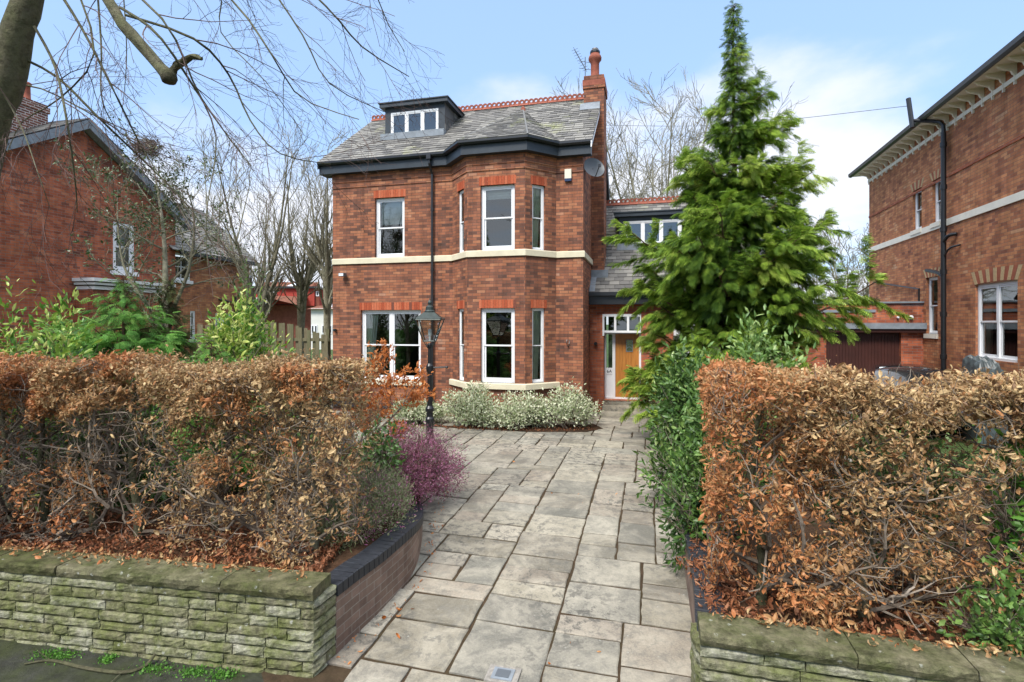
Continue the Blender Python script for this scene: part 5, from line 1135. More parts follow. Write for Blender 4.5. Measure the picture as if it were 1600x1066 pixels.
def hedge(label, p0, p1, depth, z0, z1, nleaf, dens, tone, ntr, seed, lsz=.053, endround=0):
    global rng
    rng = np.random.default_rng(seed)
    d = np.array(p1)-np.array(p0); L = float(np.hypot(*d)); d = d/L; n = np.array([-d[1], d[0]])
    o = thing('beech_hedge', label, 'hedge', (p0[0], p0[1], z0)); H_ = z1-z0
    loc = lambda P: np.stack([P[..., 0]*d[0]+P[..., 1]*n[0], P[..., 0]*d[1]+P[..., 1]*n[1], P[..., 2]], -1)
    k = 9; tr = np.zeros((ntr, k, 3)); tr[:, :, 0] = (np.linspace(.3, L-.35, ntr)+rng.uniform(-.15, .15, ntr))[:, None]+np.cumsum(rng.normal(0, .035, (ntr, k)), 1)
    tr[:, :, 1] = depth*.5+rng.uniform(-.1, .1, ntr)[:, None]+np.cumsum(rng.normal(0, .03, (ntr, k)), 1); tr[:, :, 2] = np.linspace(-.12, H_*.9, k)[None]
    trr = np.linspace(.048, .014, k)[None]*rng.uniform(.7, 1.2, ntr)[:, None]
    def lim(P):
        P = P.copy(); top = H_+.06*np.sin(P[..., 0]*3.1)+.05*np.sin(P[..., 0]*7.7)
        P[..., 2] = np.where(P[..., 2] > top, top-(P[..., 2]-top)*.25, P[..., 2]); P[..., 2] = np.maximum(P[..., 2], .03+.1*rng.random(P.shape[:-1]))
        b = P[..., 1]; b = np.where(b < 0, -b*.3, b); b = np.where(b > depth, depth-(b-depth)*.3, b); P[..., 1] = b
        a = P[..., 0]; a = np.where(a > L, L-(a-L)*.3, a); a = np.where(a < 0, -a*.3, a); P[..., 0] = a; return P
    A, Ar = sprout(tr, trr, 24, .95, 1.15, (0, 0, .25), .22, 7, .04, 1, .5, .35); A = lim(A)
    B, Br = sprout(A, Ar, 6, .48, .9, (0, 0, .15), .26, 5, .15, 1, .6, .4); B = lim(B)
    C, Cr = sprout(B, Br, 6, .25, .9, (0, 0, .1), .25, 4, .2, 1, .6, .4, rmin=.0016); C = lim(C)
    m = MB(); tubes(m, loc(tr), trr, 7); m.build('trunk', 'bark', o, smooth=True)
    m = MB(); tubes(m, loc(A), np.maximum(Ar, .0045), 4); tubes(m, loc(B), np.maximum(Br, .0028), 3); tubes(m, loc(C), np.maximum(Cr, .0017), 3); m.build('branches', 'twig_grey', o)
    pts = np.concatenate([C[:, 1:].reshape(-1, 3), B[:, 2:].reshape(-1, 3)]); i = rng.integers(0, len(pts), nleaf*5); P = pts[i]+rng.normal(0, .022, (len(i), 3))
    # extra leaves on the clipped top
    nt_ = int(nleaf*.55); Q = np.stack([rng.uniform(0, L, nt_), rng.uniform(0, depth, nt_), H_+.05*rng.normal(size=nt_)-np.abs(rng.normal(0, .10, nt_))], 1); Q[:, 2] += .05*np.sin(Q[:, 0]*3.1)+.04*np.sin(Q[:, 0]*7.7)
    P = np.concatenate([P, Q]); keep = rng.random(len(P)) < dens(P[:, 0]/L, P[:, 2]/H_, P[:, 1]/depth, P); P = P[keep]
    if len(P) > nleaf: P = P[rng.permutation(len(P))[:nleaf]]
    wv = .07*np.sin(P[:, 0]*5+P[:, 2]*4)+.05*np.sin(P[:, 0]*11-P[:, 2]*7); P[:, 1] += wv; up = P[:, 2]/H_; dirs = rng.normal(size=P.shape)*np.array([1, 1, .7])+np.stack([0*up, 0*up-.3, np.where(up > .93, .5, -.75)], 1)
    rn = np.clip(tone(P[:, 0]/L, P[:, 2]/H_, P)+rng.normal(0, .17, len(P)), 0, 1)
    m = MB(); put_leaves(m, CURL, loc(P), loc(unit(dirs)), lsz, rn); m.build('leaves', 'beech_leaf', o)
    # some whippy shoots above the top
    ns = 90; S = np.zeros((ns, 4, 3)); S[:, 0] = np.stack([rng.uniform(0, L, ns), rng.uniform(0, depth, ns), np.full(ns, H_-.05)], 1); dd = rng.normal(0, .35, (ns, 3)); dd[:, 2] = 1
    for j in range(1, 4): S[:, j] = S[:, j-1]+unit(dd)*rng.uniform(.03, .07, ns)[:, None]+rng.normal(0, .008, (ns, 3))
    m = MB(); tubes(m, loc(S), np.full((ns, 4), .0018), 3); m.build('shoots', 'twig_grey', o)
    return o
def densL(a, z, b, P):
    pt = patch(P, 1.3, 1.0); front = np.clip(1.3-b*.9, .25, 1)
    body = np.where(a > .58, .72, .07+.6*(pt > .68)); body = body*np.clip(.65+z*.6, 0, 1.2)
    return np.clip(np.where(z > .80-.06*pt, 1.0, body*.75), 0, 1)*front
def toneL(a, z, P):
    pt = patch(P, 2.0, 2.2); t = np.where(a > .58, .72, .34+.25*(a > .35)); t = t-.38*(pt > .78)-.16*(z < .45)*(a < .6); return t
def densR(a, z, b, P):
    pt = patch(P, 1.5, .3); front = np.clip(1.3-b*.9, .25, 1); gap = np.exp(-((a-.60)/.16)**2-((z-.52)/.22)**2)
    body = np.clip(.55+.35*pt-(.25 if False else 0)*a, 0, 1)*np.where(a < .25, 1.0, .62)
    return np.clip(np.where(z > .74-.07*pt, 1.0, body*(1-.85*gap)), 0, 1)*front
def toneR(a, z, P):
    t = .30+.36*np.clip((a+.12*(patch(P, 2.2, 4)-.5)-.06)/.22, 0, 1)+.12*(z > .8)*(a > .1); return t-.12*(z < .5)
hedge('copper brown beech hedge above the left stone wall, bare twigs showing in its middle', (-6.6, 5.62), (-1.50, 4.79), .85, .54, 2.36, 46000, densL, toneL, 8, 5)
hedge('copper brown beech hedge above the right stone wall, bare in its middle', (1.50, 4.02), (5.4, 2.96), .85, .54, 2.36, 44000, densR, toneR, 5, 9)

def shrub(name, label, cat, c, rad, n, tpl, mat, size, seed, lumps=14, tone=(.5, .22), stem='twig_grey', group=None, up=.3, shell=.35, nstem=7, tips=0.0, lump_r=.5, flat=False):
    """leaf clumps spread through a lumpy crown, with stems from the ground"""
    global rng
    rng = np.random.default_rng(seed); o = thing(name, label, cat, c, 0, group); rad = np.array(rad, float)*np.array([.9, .9, .74])
    cen = unit(rng.normal(size=(lumps, 3))); cen[:, 2] = np.abs(cen[:, 2])*1.0-.25*(rng.random(lumps) < .4); cen = cen*rng.uniform(.45, .72, (lumps, 1))*rad+np.array([0, 0, rad[2]*.62*.62])
    lr = rng.uniform(.7, 1.15, lumps)*lump_r; per = n//lumps; Ps = []; Ds = []; Rn = []
    for i in range(lumps):
        dd = unit(rng.normal(size=(per, 3))); r = 1-np.abs(rng.normal(0, shell, per)); p = cen[i]+dd*(rad*lr[i])*np.clip(r, 0, 1.15)[:, None]*(1+.15*rng.normal(size=(per, 1)))
        Ps.append(p); Ds.append(dd*.9+rng.normal(size=(per, 3))*.55+np.array([0, 0, up])); Rn.append(rng.normal(tone[0], tone[1], per)+rng.normal(0, .06)+tips*(dd[:, 2]*.5))
    Pp = np.concatenate(Ps); Dd = np.concatenate(Ds); Rr = np.clip(np.concatenate(Rn), 0, 1); k = Pp[:, 2] > .02; Pp, Dd, Rr = Pp[k], Dd[k], Rr[k]
    m = MB(); put_leaves(m, tpl, Pp, Dd, size, Rr); m.build('leaves', mat, o)
    st_ = np.zeros((nstem, 6, 3)); e = cen[rng.integers(0, lumps, nstem)]; t = np.linspace(0, 1, 6)[None, :, None]; st_[:] = e[:, None]*t**np.array([1.4, 1.4, .8]); st_ += rng.normal(0, .02, st_.shape)*rad.mean(); st_[:, 0, :2] = rng.normal(0, .05, (nstem, 2)); st_[:, 0, 2] = -.05
    rr = np.linspace(.02, .006, 6)[None]*rad.mean()*1.3*np.ones((nstem, 1)); B, Br = sprout(st_, rr, 9, rad.mean()*.8, .7, (0, 0, .4), .15, 5, .25, 1, .6, .4); C, Cr = sprout(B, Br, 4, rad.mean()*.35, .7, (0, 0, .2), .2, 4, .3, 1)
    m = MB(); tubes(m, st_, rr, 5); tubes(m, B, Br, 4); tubes(m, C, Cr, 3); m.build('stems', stem, o)
    return o
def grow(name, label, cat, base, mat, levels, trunk, seed, leaves=None, group=None, twigmat=None, rmin=.003):
    """trunk: (m,k,3) array in local coordinates with radii; levels: list of sprout kwargs"""
    global rng
    rng = np.random.default_rng(seed); o = thing(name, label, cat, base, 0, group); P, r = trunk
    m = MB(); tubes(m, P, r, 9, cap=True); m.build('trunk', mat, o, smooth=True); cur, cr = P, r; m = MB(); last = None
    for i, lv in enumerate(levels):
        cur, cr = sprout(cur, cr, **lv); tubes(m, cur, np.maximum(cr, rmin*(1.8 if i == 0 else 1)), (6, 4, 3, 3, 3)[i]); last = (cur, cr)
        if i == 0 and len(levels) > 2: m.build('limbs', mat, o, smooth=True); m = MB()
    m.build('branches', twigmat or mat, o)
    if leaves:
        n, tpl, lm, size, tone = leaves; pts = last[0][:, 1:].reshape(-1, 3); q = pts[rng.integers(0, len(pts), n)]+rng.normal(0, .03, (n, 3)); m = MB(); put_leaves(m, tpl, q, rng.normal(size=(n, 3)), size, np.clip(rng.normal(tone, .2, n), 0, 1)); m.build('leaves', lm, o)
    return o
def poly_trunk(paths, radii, n=10):
    return np.array([smooth_path(p, n) for p in paths]), np.array([np.interp(np.linspace(0, 1, n), np.linspace(0, 1, len(r)), r) for r in radii])
# bare trees behind, seen against the sky
BG = 'bare trees behind the houses'
def bare(label, px, Y, ytop, stems, seed, fork=.3, r=.2, spread=.5, n1=9, dens=1.0, lean=0, up=.55, ang=.6, l1=.22):
    zt = CH-(ytop-HZ)/F*Y-HB; b = G(px, 0, Y); q = random.Random(seed); paths = []; rad = []
    for i in range(stems):
        a = 2*pi*i/stems+q.random(); s = spread*(.5+q.random()*.8); h = zt*(.72+.28*q.random()); paths.append([(0, 0, -.2), (lean*.2, 0, zt*fork*.6), (.25*s*cos(a)+lean*.5, .25*s*sin(a), zt*fork*1.15), (s*cos(a)+lean, s*sin(a), h*.65), (s*1.5*cos(a)+lean*1.3+q.uniform(-.3, .3), s*1.5*sin(a), h)]); rad.append([r, r*.85, r*.6, r*.3, r*.08])
    return grow('bare_tree', label, 'tree', (b[0], Y, HB), 'bark_grey', [dict(nch=n1, length=zt*l1, ang=ang, bias=(0, 0, up), wob=.10, k=6, t0=.3, t1=.98, rr=.55), dict(nch=5, length=zt*l1*.55, ang=ang, bias=(0, 0, up*.6), wob=.14, k=5, t0=.15), dict(nch=int(4*dens), length=zt*.055, ang=.6, bias=(0, 0, .3), wob=.15, k=4, t0=.1)], poly_trunk(paths, rad), seed, group=None, twigmat='bark_grey', rmin=Y*.00030)
bare('bare upright pollarded tree just right of the left wing roof', 405, 20, 205, 5, 11, .32, .13, .75)
bare('bare forked tree midway between the left house and the brick house', 468, 22, 245, 4, 12, .38, .17, .6, lean=.25)
bare('bare tree partly hidden by the left corner of the brick house', 511, 20.5, 225, 4, 13, .40, .15, .6)
bare('bare tree rising behind the slate roof of the left wing', 335, 30, 240, 4, 14, .3, .15, 1.1)
bare('large spreading bare tree behind the chimney and the wing roof', 1040, 34, 165, 14, 15, .22, .2, 3.0, n1=14, dens=1.6, up=.2, ang=.75, l1=.22)
bare('bare tree behind the tall conifer, farther right than the chimney tree', 1110, 39, 205, 5, 16, .3, .25, 2.2, n1=7)
bare('small round bare tree left of the bracketed villa corner', 1335, 42, 355, 7, 17, .2, .16, 2.0, n1=9, dens=1.5, up=.25, ang=.8, l1=.28)
bare('bare tree low on the skyline between the tall conifer and the villa', 1290, 48, 395, 7, 18, .2, .16, 2.4, n1=8, dens=1.5, up=.25, ang=.8, l1=.28)

# holly-like thin tree with a nest by the left house
HX = G(263, 0, 10.5)
tp_, tr_ = poly_trunk([[(0, 0, -.1), (.03, 0, 1.6), (-.05, 0, 3.0), (-.15, .1, 4.3), (-.35, .1, 5.6)], [(0, 0, 2.6), (.35, .1, 3.6), (.45, .1, 4.6), (.35, 0, 5.2)], [(-.05, 0, 2.4), (-.7, -.1, 3.4), (-.9, -.1, 4.2), (-1.0, 0, 5.1)]], [[.085, .075, .06, .035, .01], [.04, .03, .02, .008], [.035, .025, .016, .006]])
grow('holly_tree', 'thin half bare holly tree with a nest, before the left gabled house', 'tree', (HX[0], 10.5, HB), 'bark_grey', [dict(nch=15, length=1.25, ang=1.0, bias=(0, 0, .35), wob=.14, k=6, t0=.22, rr=.5), dict(nch=6, length=.5, ang=.7, bias=(0, 0, .25), wob=.18, k=5), dict(nch=3, length=.25, ang=.8, bias=(0, 0, .1), wob=.2, k=4)], (tp_, tr_), 31, (3800, SMALL, 'holly_leaf', .055, .55))
m = MB(); rng = np.random.default_rng(3); q = unit(rng.normal(size=(260, 3)))*np.array([.17, .17, .13]); S = np.stack([q+rng.normal(0, .03, q.shape), q*.9+rng.normal(0, .08, q.shape), q+rng.normal(0, .09, q.shape)], 1); tubes(m, S, np.full((260, 3), .004), 3)
nst = m.build('bird_nest', 'twig_grey', loc=tuple(G(229, 232, 10.5))); tag(nst, 'round twiggy nest lodged high in the thin holly tree', 'nest')

# conifers
def conifer(label, base, top, prof, nb, nspray, size, seed, mat, name='conifer', tone=.5, droop=.5, trunkr=.12, z_low=.15, gap=.0, lift=.25, ftv=.8):
    """prof: list of (z, left reach, right reach); crown reach is interpolated in height and direction"""
    global rng
    rng = np.random.default_rng(seed); o = thing(name, label, 'tree', base); zt = top; k = 12
    tr = np.zeros((1, k, 3)); tr[0, :, 2] = np.linspace(-.1, zt, k); tr[0, 1:, 0] = np.cumsum(rng.normal(0, .02, k-1))*np.linspace(1, .3, k-1); trr = np.linspace(trunkr, .008, k)[None]
    m = MB(); tubes(m, tr, trr, 8); m.build('trunk', 'bark_conifer', o, smooth=True)
    zs = [p[0] for p in prof]; Lf = [p[1] for p in prof]; Rt = [p[2] for p in prof]
    z = z_low+(zt-z_low)*np.linspace(0, 1, nb)**1.05; z = z+.16*np.sin(z*2*pi/.85)*(z < zt*.75); az = np.arange(nb)*2.39996+rng.normal(0, .25, nb); cx = np.cos(az)
    lr, rr = np.interp(z, zs, Lf), np.interp(z, zs, Rt); rad = np.where(cx > 0, rr, lr)*np.abs(cx)+(1-np.abs(cx))*(lr+rr)/2*ftv
    rad = rad*rng.choice([.55, .78, .95, 1.02, 1.08], nb)*(1+.10*np.sin(z*5.3+az)); kb = 8; t = np.linspace(0, 1, kb)[None, :, None]; D = np.stack([cx, np.sin(az), 0*cx], 1)[:, None]
    Bp = np.zeros((nb, kb, 3)); tx = np.interp(z, tr[0, :, 2], tr[0, :, 0]); Bp[:, :, 0] = tx[:, None]; Bp += D*rad[:, None, None]*t
    Bp[:, :, 2] += z[:, None]-.12*rad[:, None]+(lift*rad[:, None])*(t[:, :, 0]**1.5)*1.0-.10*rad[:, None]*np.sin(t[:, :, 0]*pi); Bp += rng.normal(0, .03, Bp.shape)*t
    Br = (.010+.012*rad[:, None])*np.linspace(1, .25, kb)[None]
    m = MB(); tubes(m, Bp, Br, 5)
    nch = 20; C, Cr = sprout(Bp, Br, nch, np.repeat(np.maximum(rad*.46, .14), nch), .95, (0, 0, -.12), .10, 5, .12, .99, .5, .3, .3); tubes(m, C, Cr, 3); m.build('branches', 'bark_conifer', o)
    pr = np.repeat(np.maximum(rad, .2)**1.35, nch); pr = pr*np.repeat(np.interp(z/zt, [0, .6, .85, 1], [1.1, 1, .55, .5]), nch); ci = rng.choice(len(C), nspray, p=pr/pr.sum()); tt = rng.uniform(.12, 1, nspray)*(4-1e-6); ii = tt.astype(int); ff = (tt-ii)[:, None]
    P_ = C[ci, ii]*(1-ff)+C[ci, ii+1]*ff; d = unit(C[ci, ii+1]-C[ci, ii]); out = unit(P_*np.array([1, 1, 0])+1e-6)
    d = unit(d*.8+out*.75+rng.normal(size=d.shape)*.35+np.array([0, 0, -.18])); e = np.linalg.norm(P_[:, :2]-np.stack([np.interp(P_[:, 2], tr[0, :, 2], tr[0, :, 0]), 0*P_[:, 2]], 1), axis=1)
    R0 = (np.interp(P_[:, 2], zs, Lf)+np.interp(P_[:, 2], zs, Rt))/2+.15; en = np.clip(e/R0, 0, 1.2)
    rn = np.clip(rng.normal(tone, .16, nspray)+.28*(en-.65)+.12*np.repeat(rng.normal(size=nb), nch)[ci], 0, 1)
    sz = size*rng.uniform(.65, 1.25, nspray)*np.interp(P_[:, 2]/zt, [0, .8, 1], [1, .9, .55])
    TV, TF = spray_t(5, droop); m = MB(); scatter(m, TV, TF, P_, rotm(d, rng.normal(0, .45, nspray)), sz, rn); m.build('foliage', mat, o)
    return o
CY = 11.0; cz = lambda py: CH-(py-HZ)/F*CY-HB; cxm = lambda px: (px-1148)/F*CY
PR = [(5, 60, 8), (40, 16, 26), (75, 22, 40), (100, 18, 50), (140, 26, 102), (170, 55, 70), (200, 38, 105), (230, 65, 75), (250, 92, 70), (290, 112, 150), (320, 105, 135), (350, 135, 110), (400, 178, 140), (440, 165, 200), (470, 140, 205), (505, 120, 125), (560, 125, 100), (600, 150, 90), (640, 130, 80)]
PR = [(5, 8, 10), (40, 16, 22), (75, 18, 30), (100, 18, 38), (140, 24, 60), (170, 45, 62), (200, 38, 85), (230, 55, 70), (250, 80, 66), (290, 88, 115), (320, 95, 112), (350, 118, 104), (385, 200, 128), (420, 188, 165), (455, 160, 192), (480, 145, 180), (505, 130, 135), (560, 128, 110), (600, 150, 100), (640, 135, 90)]
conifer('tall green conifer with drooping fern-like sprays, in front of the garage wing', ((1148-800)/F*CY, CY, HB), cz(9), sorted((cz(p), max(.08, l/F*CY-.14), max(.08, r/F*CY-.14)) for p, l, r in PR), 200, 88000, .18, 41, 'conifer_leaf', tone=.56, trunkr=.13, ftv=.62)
conifer('bright green young conifer before the left gabled house', ((195-800)/F*9.2, 9.2, .3), 3.25, [(0, 1.5, 1.5), (.8, 1.65, 1.35), (1.6, 1.35, 1.1), (2.2, .95, .8), (2.7, .5, .4), (3.2, .1, .1)], 95, 15000, .18, 42, 'conifer_bright', tone=.55, trunkr=.06, lift=.35)
conifer('bright green low spreading conifer at the left edge of the garden', ((75-800)/F*8.2, 8.2, .3), 2.35, [(0, 1.2, 1.3), (1.1, 1.2, 1.3), (1.7, .8, .8), (2.3, .12, .12)], 70, 9000, .18, 43, 'conifer_bright', tone=.45, trunkr=.05, lift=.35)
conifer('dull olive narrow conifer right of the bright young conifer', ((262-800)/F*10, 10, .3), 3.3, [(0, .62, .75), (1.2, .5, .58), (2.2, .32, .30), (2.9, .12, .12), (3.3, .05, .05)], 85, 8000, .13, 44, 'conifer_dull', tone=.5, trunkr=.05, lift=.9)
conifer('small fresh green conifer right of the olive conifer', ((330-800)/F*7.8, 7.8, .3), 2.2, [(0, .8, .9), (1.2, .75, .85), (1.8, .4, .45), (2.2, .1, .1)], 60, 5500, .16, 45, 'conifer_bright', tone=.6, trunkr=.05, lift=.4)

# broadleaf shrubs
def at(px, Y, z=None): return ((px-800)/F*Y, Y, gz(Y) if z is None else z)
shrub('laurel_shrub', 'yellow green laurel bush behind the far left of the hedge', 'shrub', at(78, 7.3), (.68, .6, 2.9), 3600, FLAT, 'yellow_leaf', .10, 51, tone=(.55, .2), tips=.25)
shrub('laurel_shrub', 'dark leafed bush with pale new shoots at the left frame edge', 'shrub', at(6, 7.0), (.45, .5, 3.0), 1800, FLAT, 'yellow_leaf', .10, 52, tone=(.45, .25), tips=.3)
shrub('spotted_laurel', 'yellow splashed green laurel right of the small fresh conifer', 'shrub', at(352, 8.8), (.6, .5, 2.95), 3800, FLAT, 'yellow_leaf', .10, 53, tone=(.62, .25), tips=.3)
shrub('spotted_laurel', 'taller green laurel with yellow tips, left of the board fence', 'shrub', at(400, 9.4), (.6, .5, 3.2), 4200, FLAT, 'yellow_leaf', .10, 54, tone=(.45, .25), tips=.35)
shrub('climbing_shrub', 'narrow upright green climber against the corner of the left wing', 'shrub', at(382, 12.5), (.35, .35, 3.9), 2200, SMALL, 'rhodo_leaf', .08, 55, tone=(.6, .2), lump_r=.34, lumps=18)
shrub('rhododendron', 'large glossy rhododendron leaning over the right side of the paved path', 'shrub', (2.62, 7.7, .1), (.95, .85, 2.35), 9500, FLAT, 'rhodo_leaf', .095, 56, tone=(.5, .22), up=.1, tips=.3, lumps=20, lump_r=.42)
shrub('rhododendron', 'front rhododendron trailing low beside the right hedge end', 'shrub', (2.08, 5.75, .0), (.50, .55, 2.15), 7000, FLAT, 'rhodo_leaf', .08, 57, tone=(.42, .22), up=0, tips=.25, lumps=20, lump_r=.42)
shrub('rhododendron', 'pale green rhododendron rising behind the middle of the right hedge', 'shrub', at(1190, 7.6), (.85, .7, 2.72), 6000, FLAT, 'rhodo_leaf', .10, 58, tone=(.62, .22), up=.3, tips=.3, lumps=16)
shrub('rhododendron', 'dark rhododendron in the shade beneath the tall conifer', 'shrub', at(1085, 9.4), (1.0, .7, 1.95), 3400, FLAT, 'rhodo_leaf', .12, 59, tone=(.45, .22), up=.3, tips=.3)
shrub('holly_bush', 'dark green holly growing through the back of the right hedge', 'shrub', (3.3, 4.75, .4), (.9, .35, 1.75), 2600, SMALL, 'rhodo_leaf', .07, 60, tone=(.5, .25))
shrub('laurel_shrub', 'fresh green laurel sprigs at the right frame edge over the hedge', 'shrub', (3.62, 3.70, .5), (.30, .28, 1.90), 700, FLAT, 'yellow_leaf', .085, 61, tone=(.35, .15))
shrub('ivy_clump', 'green ivy clump on the right stone wall at the frame edge', 'shrub', (3.22, 3.58, .5), (.30, .26, .7), 900, SMALL, 'rhodo_leaf', .05, 62, tone=(.65, .2), lumps=9)
shrub('evergreen_shrub', 'low dark evergreen filling the back of the left hedge', 'shrub', (-5.0, 6.35, .45), (1.3, .4, 1.6), 3000, SMALL, 'rhodo_leaf', .07, 63, tone=(.4, .25), lumps=16)
shrub('evergreen_shrub', 'small dark evergreen behind the heather and the hedge end', 'shrub', (-1.75, 7.0, .4), (.45, .5, 1.1), 1600, SMALL, 'rhodo_leaf', .06, 64, tone=(.4, .2), lumps=12)
EU = [(655, 13.5, .95, .70), (738, 13.1, .95, 1.30), (812, 12.9, .92, 1.05), (883, 12.95, 1.2, 1.22)]
EL = ['low variegated euonymus under the wide ground floor window', 'tall lobed variegated euonymus left of the bay centre', 'variegated euonymus below the right half of the bay', 'broad variegated euonymus nearest the front door']
for i, (px, Y, r_, h_) in enumerate(EU):
    shrub('euonymus_shrub', EL[i], 'shrub', at(px, Y), (r_, .5, h_*.86), 5200, SMALL, 'variegated_leaf', .055, 70+i, tone=(.52, .25), group='variegated shrubs in front of the bay', up=.4, lumps=16, lump_r=.45)
# heathers
shrub('heather', 'rounded purple flowering heather spilling over the curved wall', 'shrub', (-1.50, 7.6, .2), (.98, .9, 1.15), 42000, TUFT, 'heather_leaf', .026, 81, tone=(.62, .2), up=.2, lumps=34, lump_r=.38, shell=.09)
shrub('heather', 'grey green heather with few pink flowers behind the blue black coping', 'shrub', (-1.58, 6.1, .42), (.6, .85, .72), 20000, TUFT, 'heather_green', .028, 82, tone=(.55, .2), up=.8, lumps=22, lump_r=.42, shell=.18)
shrub('heather', 'straggly brown heather between the hedge end and the curved wall', 'shrub', (-1.85, 5.55, .48), (.5, .5, .58), 5500, LINEAR, 'heather_green', .05, 83, tone=(.35, .25), up=.7, lumps=16, lump_r=.42, shell=.2)
# orange leafed young beech by the lamp
tp_, tr_ = poly_trunk([[(0, 0, 0), (.05, 0, .6), (.25, 0, 1.2), (.5, 0, 1.75)], [(0, 0, 0), (-.1, .1, .7), (-.1, .1, 1.3), (.05, .1, 1.9)], [(0, 0, .3), (.3, -.1, .8), (.65, -.1, 1.15), (.85, -.1, 1.45)]], [[.025, .02, .012, .005]]*3)
grow('young_beech', 'young beech with bright orange dead leaves beside the lamp post', 'tree', (-2.45, 8.4, .25), 'twig_grey', [dict(nch=11, length=.60, ang=.9, bias=(.12, 0, .1), wob=.12, k=5, t0=.15), dict(nch=5, length=.28, ang=.7, bias=(0, 0, 0), wob=.2, k=4)], (tp_, tr_), 84, (3600, CURL, 'orange_leaf', .072, .5))

# street tree at the left whose limbs overhang the picture
TB = (-5.55, 5.0, -.03); off = np.array(TB)
def rel(px, py, Y): return tuple(G(px, py, Y)-off)
tk = [(0, 0, -.1), (.1, 0, 1.5), rel(-30, 240, 5.0), rel(10, 130, 5.0), rel(25, 60, 4.95), rel(50, -20, 4.9), rel(90, -160, 4.9)]
paths = [tk]; rad = [[.24, .19, .155, .135, .125, .10, .07]]
paths.append([rel(50, -40, 4.9), rel(100, -70, 4.8), rel(150, -30, 4.7), rel(190, 35, 4.6), rel(225, 75, 4.55), rel(262, 120, 4.5)]); rad.append([.06, .055, .05, .045, .042, .05])
paths.append([rel(262, 118, 4.5), rel(275, 105, 4.5), rel(300, 88, 4.45), rel(315, 92, 4.4)]); rad.append([.04, .026, .022, .010])
tp_, tr_ = poly_trunk(paths, rad, 14)
rng = np.random.default_rng(90); st = thing('street_tree', 'bare tree at the upper left with long drooping twigs over the garden', 'tree', TB)
m = MB(); tubes(m, tp_, tr_, 12, cap=True); nv = m.v[0]; m.v[0] = nv+rng.normal(0, .006, nv.shape); m.build('trunk', 'bark', st, smooth=True)
m = MB(); m.lathe([(.01, -.05), (.05, -.04), (.065, .0), (.055, .05), (.01, .08)], rel(264, 122, 4.5), 9); m.build('knot', 'bark', st, smooth=True)
HG = [  # hanging limbs: pixel polylines with depth, read off the way the tree hangs
 ([(90, -160), (170, -120), (300, -60), (380, 20), (430, 90), (475, 150), (560, 195)], 4.9, .016), ([(120, -140), (260, -120), (420, -70), (500, 10), (560, 70), (640, 120)], 4.6, .015),
 ([(150, -60), (250, 30), (300, 120), (330, 220), (322, 330), (335, 420)], 4.5, .011), ([(60, -60), (130, 40), (175, 150), (215, 220), (260, 290)], 4.7, .014), ([(55, 40), (80, 110), (110, 200), (120, 290), (128, 330)], 4.5, .013),
 ([(30, 90), (90, 120), (170, 190), (240, 260), (300, 330), (345, 400)], 4.9, .014), ([(190, 10), (250, 60), (310, 150), (360, 220), (395, 260)], 4.4, .013), ([(200, 20), (300, 60), (360, 110), (390, 190), (440, 240), (520, 260)], 4.8, .013),
 ([(-20, 130), (60, 130), (150, 180), (190, 200), (260, 230)], 5.2, .010), ([(150, -80), (158, 60), (170, 160), (200, 215)], 4.9, .010), ([(190, -60), (195, 80), (193, 190)], 5.2, .007),
 ([(100, -150), (250, -150), (450, -120), (560, -50), (610, 30), (625, 80)], 5.4, .013), ([(100, -150), (300, -110), (400, -40), (470, 60), (520, 130), (600, 170)], 5.2, .013), ([(-60, 60), (20, 180), (60, 270), (82, 330)], 4.6, .008), ([(90, -160), (230, -90), (330, -20), (350, 60), (420, 130), (470, 210)], 5.6, .011), ([(55, 0), (110, -30), (140, 90), (90, 150), (30, 190), (10, 230)], 4.8, .012)]
hp = np.array([smooth_path([rel(x+rng.normal(0, 4), y+rng.normal(0, 4), Y+.25*sin(i*1.7+x*.01)) for i, (x, y) in enumerate(p)], 16) for p, Y, r_ in HG]); hr = np.array([np.linspace(r_, r_*.25, 16) for p, Y, r_ in HG])
m = MB(); tubes(m, hp, hr, 6); m.build('limbs', 'bark', st, smooth=True)
m = MB(); A, Ar = sprout(hp, hr, 8, .85, .6, (.25, 0, -.30), .09, 7, .15, .97, .55, .35); tubes(m, A, np.maximum(Ar, .0022), 4); B, Br = sprout(A, Ar, 4, .42, .6, (.12, 0, -.10), .14, 5, .15, 1, .6, .4); tubes(m, B, np.maximum(Br, .0016), 3)
C, Cr = sprout(B, Br, 3, .18, .7, (0, 0, 0), .2, 4, .2, 1); tubes(m, C, np.maximum(Cr, .0012), 3); m.build('twigs', 'twig_red', st)

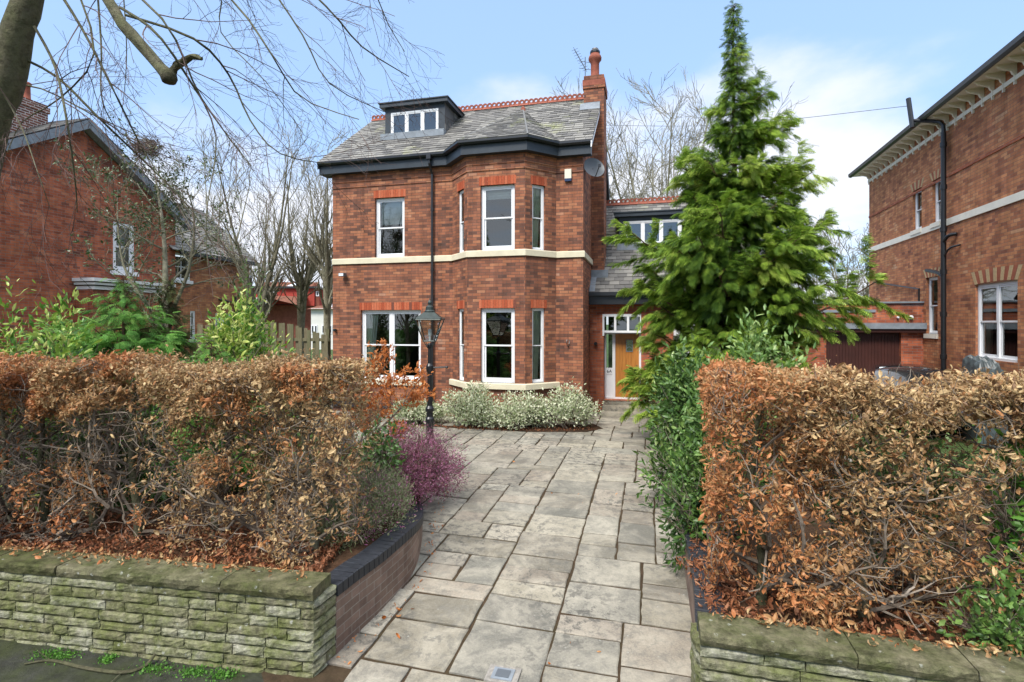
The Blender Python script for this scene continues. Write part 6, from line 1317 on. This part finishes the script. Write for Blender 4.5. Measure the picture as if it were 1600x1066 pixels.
# ground cover, litter, weeds, leaves
def litter(name, n, fn, mat, size, tpl, seed, lay=.3):
    global rng
    rng = np.random.default_rng(seed); P = fn(n); d = rng.normal(size=(len(P), 3)); d[:, 2] *= lay; m = MB(); put_leaves(m, tpl, P, d, size, rng.random(len(P))); return kind(m.build(name, mat), 'stuff')
def under(side):
    def f(n):
        a = rng.random(n); b = rng.random(n)
        if side < 0: x = -7.5+a*6.0; y = 4.25-(x+1.576)*.167+.22+b*1.2; x = np.minimum(x, -1.72)
        else: x = 1.55+a*4; y = 3.665-(x-1.285)*.27+.22+b*1.2
        return np.stack([x, y, .575+np.abs(rng.normal(0, .035, n))], 1)
    return f
litter('fallen_leaves', 6500, under(-1), 'litter_leaf', .06, CURL, 101); litter('fallen_leaves', 4200, under(1), 'litter_leaf', .06, CURL, 102)
def onpath(n):
    y = rng.uniform(4.3, 12, n)**1.0; s = rng.random(n) < .5; x = np.where(s, np.array([left_edge(v) for v in y])+np.abs(rng.normal(0, .10, n))+.04, rng.uniform(-1.2, 2.2, n)); k = s | (rng.random(n) < .12); return np.stack([x, y, gzv(y)+.012], 1)[k]
litter('leaves_on_path', 260, onpath, 'orange_leaf', .05, CURL, 103)
def underbay(n):
    x = rng.uniform(-3.2, 2.0, n); y = 12.55+rng.random(n)*.35+np.abs(x-.8)*.12+rng.normal(0, .06, n); return np.stack([x, y, np.full(n, .275)], 1)
litter('leaves_under_bay', 700, underbay, 'litter_leaf', .05, CURL, 104)
def coplv(n):
    a = rng.random(n); x = -7+a*5.3; y = 4.25-(x+1.576)*.167+.26-np.abs(rng.normal(0, .07, n)); return np.stack([x, y, np.full(n, .715)], 1)
litter('leaves_on_coping', 520, coplv, 'beech_leaf', .06, CURL, 105)
def coprv(n):
    x = 1.45+rng.random(n)*3; y = 3.665-(x-1.285)*.27+.27-np.abs(rng.normal(0, .06, n)); return np.stack([x, y, np.full(n, .715)], 1)
litter('leaves_on_coping', 260, coprv, 'beech_leaf', .06, CURL, 107)
def blue(n):
    y = rng.uniform(4.0, 6.2, n); x = np.array([right_edge(v) for v in y])+rng.uniform(.05, .3, n); return np.stack([x, y, np.full(n, .61)], 1)
litter('leaves_on_brick_coping', 420, blue, 'litter_leaf', .055, CURL, 108)
def grassf(n):
    x = rng.uniform(-9, -1.9, n); y = rng.uniform(7.6, 14.8, n); return np.stack([x, y, gzv(y)-.0], 1)
litter('grass', 9000, grassf, 'bright_weed', .09, LINEAR, 106, lay=6)
for i, (px, py, s_) in enumerate(((70, 1022, .10), (92, 1026, .13), (235, 1046, .14), (300, 1052, .10), (345, 1056, .09), (165, 1030, .06))):
    x, y = on_ground(px, py); x = float(x); rng = np.random.default_rng(110+i); n = 420; P_ = np.stack([rng.normal(0, s_*.6, n), rng.normal(0, .035, n), np.abs(rng.normal(0, .018, n))], 1); m = MB(); put_leaves(m, SMALL, P_, rng.normal(size=(n, 3))+np.array([0, 0, .8]), .018, rng.random(n))
    lab = ['first green weed tuft from the left against the stone wall foot', 'wide green weed tuft beside the fallen branch, second from the left', 'green weed tuft by the right tip of the fallen branch', 'green weed tuft farther right than the fallen branch', 'green weed tuft nearest the driveway at the wall foot', 'smallest green weed tuft, midway along the fallen branch'][i]
    w_ = m.build('weed', 'bright_weed', loc=(x, y+.03, -.03)); tag(w_, lab, 'weed', 'weeds along the foot of the left wall')

# the trees across the road, behind the camera: the windows reflect them
cf = next(o for o in COL.objects if o.name == 'conifer')
for i, (x, y, s_) in enumerate(((-15, -9, 1.25), (-11.5, -13, 1.35), (-8, -12, 1.1))):
    c_ = copy_tree(cf); c_.location = (x, y, -.05); c_.scale = (s_*1.1, s_*1.1, s_); c_.rotation_euler = (0, 0, 1.3+i*2.1); tag(c_, ['tall conifer across the road, seen as a reflection in the bay windows', 'taller conifer across the road, farther back', 'lower conifer across the road, nearest the camera'][i], 'tree', 'trees across the road')
br_ = next(o for o in COL.objects if o.name == 'bare_tree')
c_ = copy_tree(br_); c_.location = (-20.5, -2.5, -.05); c_.scale = (1.5, 1.5, 1.35); tag(c_, 'bare tree across the road, mirrored in the left upstairs window', 'tree', 'trees across the road')
